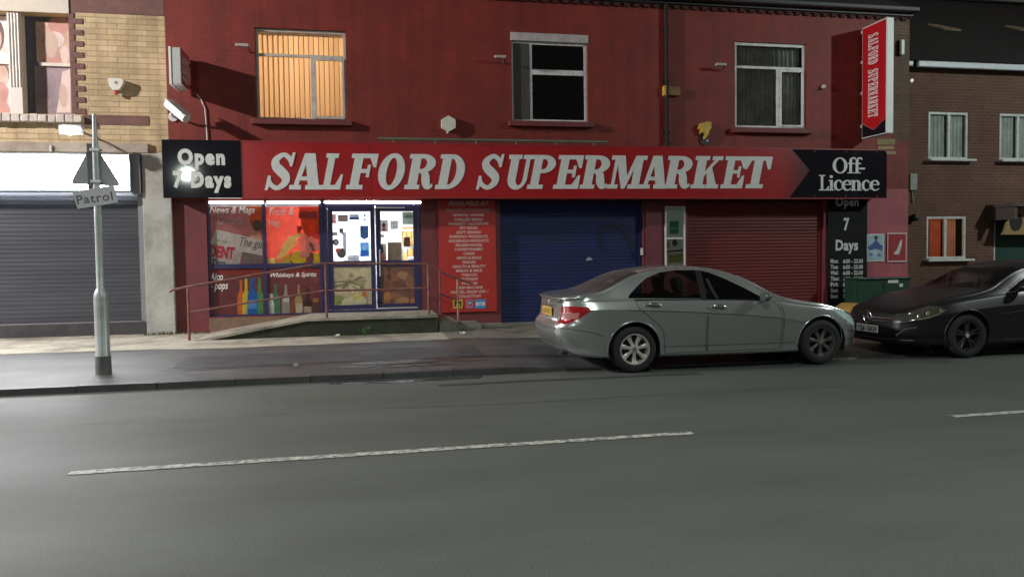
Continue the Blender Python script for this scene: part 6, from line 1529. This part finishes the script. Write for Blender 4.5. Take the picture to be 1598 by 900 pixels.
# black hatchback, facing the other way
blk = pm('black_paint', (.007, .007, .008), .36, coat=.0, var=.05, vscale=2)
spb = dict(
    ends=(-.78, 3.60), half=.89, rr=.45, rf=.80, er=.75, ef=.58, tyre_r=.325, wb=2.70, arch=.365, track=.855, lip_z=.27,
    tab=dict(wid=[(-.78, .96), (-.3, .99), (.6, 1), (2.0, 1), (2.9, .995), (3.60, .96)],
             bot=[(-.78, .33), (-.5, .22), (.4, .19), (2.3, .18), (3.1, .18), (3.60, .20)],
             shoulder=[(-.78, .98), (0, .99), (1, .95), (2.0, .905), (2.5, .855), (3.0, .785), (3.3, .715), (3.60, .60)],
             top=[(-.78, 1.12), (-.6, 1.22), (-.3, 1.31), (.3, 1.39), (.9, 1.41), (1.3, 1.385), (1.62, 1.315), (2.30, 1.00), (2.5, .955), (2.95, .885), (3.3, .80), (3.52, .72), (3.60, .65)],
             rail=[(-.78, .74), (-.3, .68), (.2, .62), (.8, .60), (1.4, .61), (1.9, .67), (2.3, .74), (2.6, .75), (3.1, .71), (3.60, .62)],
             drop=[(-.78, .03), (-.3, .05), (.8, .065), (1.5, .06), (2.0, .05), (2.4, .03), (3.60, .03)]),
    rear=[(.15, .10), (.4, 0), (.6, -.02), (.8, .05), (1.1, .12), (1.6, .2)],
    front=[(.1, .10), (.22, .03), (.38, 0), (.55, .02), (.66, .06), (.78, .14), (1.0, .2)],
    cuts=(-.65, -.25, 1.60, 2.32), rear_glass=(-.65, -.25), screen=(1.60, 2.32), paint=blk,
    side_glass=[[(.0, 1.03), (.12, 1.16), (.35, 1.27), (.60, 1.315), (.93, 1.325), (.93, .985)], [(1.02, .98), (1.02, 1.323), (1.20, 1.30), (1.42, 1.225), (1.65, 1.12), (1.85, 1.015), (1.95, .965), (1.98, .94)]],
    wet=glassmat('wet_black_car_glass', (.14, .15, .15), .16, .05), tint=glassmat('black_car_glass', (.16, .18, .17), .05, .06),
    lights=[('headlight', [(3.05, .712), (3.12, .757), (3.24, .765), (3.42, .705), (3.68, .62), (3.68, .545), (3.42, .56), (3.18, .635)], pm('lamp_smoked', (.045, .043, .036), .12, var=.3, vscale=30, coat=.5), []),
            ('taillight', [(-1.0, .85), (-.70, .85), (-.45, .92), (-.5, .99), (-1.0, .99)], pm('tail_red', (.48, .012, .018), .18), [])],
    light_y={'headlight': .50, 'taillight': .45},
    doors=[('front_door', [(1.02, .245), (1.0, .965), (2.0, .935), (2.10, .88), (2.16, .76), (2.17, .60), (2.12, .245)]), ('rear_door', [(.44, .245), (.40, .55), (.20, .74), (.05, .88), (.0, .985), (.985, .965), (1.0, .245)])],
    handles={'front_door': (1.17, .86), 'rear_door': (.22, .90)}, handle_mat=blk, recess=(.012, .012, .013),
    side_lines=[([(-.4, .90), (.5, .84), (1.4, .72), (2.2, .62)], .005, pm('crease_black', (.004, .004, .004), .6), 'crease_line'),
                ([(.0, 1.0), (.5, .985), (1.0, .968), (1.6, .955), (1.98, .94)], .010, chrome, 'window_trim'),
                ([(2.0, .955), (1.88, 1.015), (1.65, 1.135), (1.42, 1.242), (1.20, 1.315), (.95, 1.342), (.6, 1.33), (.35, 1.285), (.1, 1.17)], .009, chrome, 'window_trim')],
    pillars=[([(.92, .975), (1.03, .972), (1.03, 1.325), (.92, 1.327)], pm('pillar_black', (.012, .012, .013), .3), 'door_pillar')],
    mirror=(1.80, 1.0), mirror_mat=blk, rim='five',
    rim_mats=(pm('alloy_black', (.030, .030, .030), .35, metal=.3), pm('alloy_black', (.030, .030, .030), .35)), cap_mat=pm('cap_pale', (.50, .50, .46), .35, metal=.3),
    seats=[(1.25, .36), (1.25, -.36), (.30, .36), (.30, -.36)])
blackc, surf2, tree2, dobj2 = build_car('parked_car', 'glossy black hatchback car with dark alloy wheels parked nose towards the silver car', (8.64+2.70, 9.65+.89-.03, .005), math.pi, spb, 1)
xp_ = plate(blackc, tree2, .395, 1, 'Y26 GKH', pm('plate_white', (.62, .62, .58), .45), .50, .112, inset=.02)
for s in (-1, 1):
    b = MB()
    for (xx, zz, rr) in ((3.30, .655, .036), (3.42, .615, .030), (3.13, .70, .022)):
        c0 = surf2(xx, zz, s); b.lathe([(rr*.2, .012*s), (rr*.8, .010*s), (rr, -.004*s)], (xx, c0, zz), 'y', 14)
    b.tube([Vector((q[0], surf2(q[0], q[1], s)+s*.002, q[1])) for q in ((3.08, .70), (3.18, .648), (3.3, .602), (3.44, .570))], .007, 6)
    b.done('headlight_reflector', pm('reflector_warm', (.55, .50, .38), .15, metal=.7), blackc, local=True, smooth=True)
xg_ = front_hit(tree2, 0, .56, 1)
b = MB()
pts = [(front_hit(tree2, y, zz, 1)+.004, y, zz) for (y, zz) in ((-.52, .625), (-.50, .49), (-.40, .455), (.40, .455), (.50, .49), (.52, .625))]
vs = [b.bm.verts.new(p) for p in pts]; b.bm.faces.new(vs); gr = b.done('grille', pm('grille_black', (.006, .006, .006), .5), blackc, local=True)
b = MB()
for yy in (-1, 1): b.tube([(front_hit(tree2, yy*t_, .565, 1)+.016, yy*t_, .565+.0*t_) for t_ in (.08, .2, .35, .50)], .014, 8); b.tube([(front_hit(tree2, yy*t_, .525, 1)+.014, yy*t_, .525) for t_ in (.10, .2, .35, .48)], .009, 8)
b.done('grille_bar', chrome, gr, local=True)
star(blackc, xg_+.03, 0, .57, .09, 1, chrome)
for yy in (-1, 1):
    for (a, z0_, z1_) in ((.60, .30, .44),):
        b = MB(); b.tube([(front_hit(tree2, yy*y_, zz, 1)+.006, yy*y_, zz) for (y_, zz) in ((.56, .33), (.66, .43), (.74, .46))], .010, 6); b.done('bumper_trim', chrome, blackc, local=True)
b = MB(); b.tube([(front_hit(tree2, y, .26, 1)+.004, y, .26) for y in np.linspace(-.7, .7, 15)], .012, 6); b.done('splitter', dark_trim, blackc, local=True)
b = MB(); b.tube([(2.32, .55, 1.045), (1.95, .20, 1.20)], .008, 6); b.tube([(2.30, -.05, 1.06), (1.95, -.40, 1.20)], .008, 6); b.done('wiper', dark_trim, blackc, local=True)

# ------------------------------------------------------------------ street lamps beyond the frame that light the street; the near one is an added fill
post_m = pm('lamp_post_grey', (.25, .26, .26), .5, metal=.3, var=.15, vscale=4)
for (nm, x, y, h, watt, colr, cone, aim), lab, dirx, diry in zip(LAMPS, ('tall street lamp on the shop side pavement far past the grey shutter', 'street lamp on the near pavement across from the brick house', 'low street lamp on the near pavement across from the yellow brick building', 'added tall fill lamp on the near pavement opposite the shop'), (0, 0, 0, 0), (-1, 1, 1, 1)):
    px, py = x, y-diry*1.0
    t = thing('street_lamp', lab, 'street lamp', (px, py, .1), 'street lamps of the road')
    b = MB(); b.lathe([(.09, 0), (.085, 1.2), (.06, 1.3), (.045, h-.2)], (px, py, .0), 'z', 16); b.tube([(px, py, h-.25), (px, py+diry*.2, h+.02), (px, y-diry*.2, h+.08)], .035, 10); b.done('post', post_m, t)
    b = MB(); b.box(x-.13, x+.13, y-.32, y+.32, h+.06, h+.15, .03); b.done('lantern', post_m, t)
    b = MB(); b.box(x-.10, x+.10, y-.25, y+.25, h+.045, h+.058); b.done('lens', emitmat('lantern_glow', (.95, 1, .97), 20), t)
    l = bpy.data.lights.new('street_light', 'SPOT'); l.energy = watt; l.color = colr; l.spot_size = R_(cone); l.spot_blend = .5; l.shadow_soft_size = .22
    o = bpy.data.objects.new('street_light', l); COL.objects.link(o); o.location = (x, y, h)
    tx, ty = aim
    o.rotation_euler = (Vector((tx, ty, 0))-Vector((x, y, h))).to_track_quat('-Z', 'Y').to_euler()
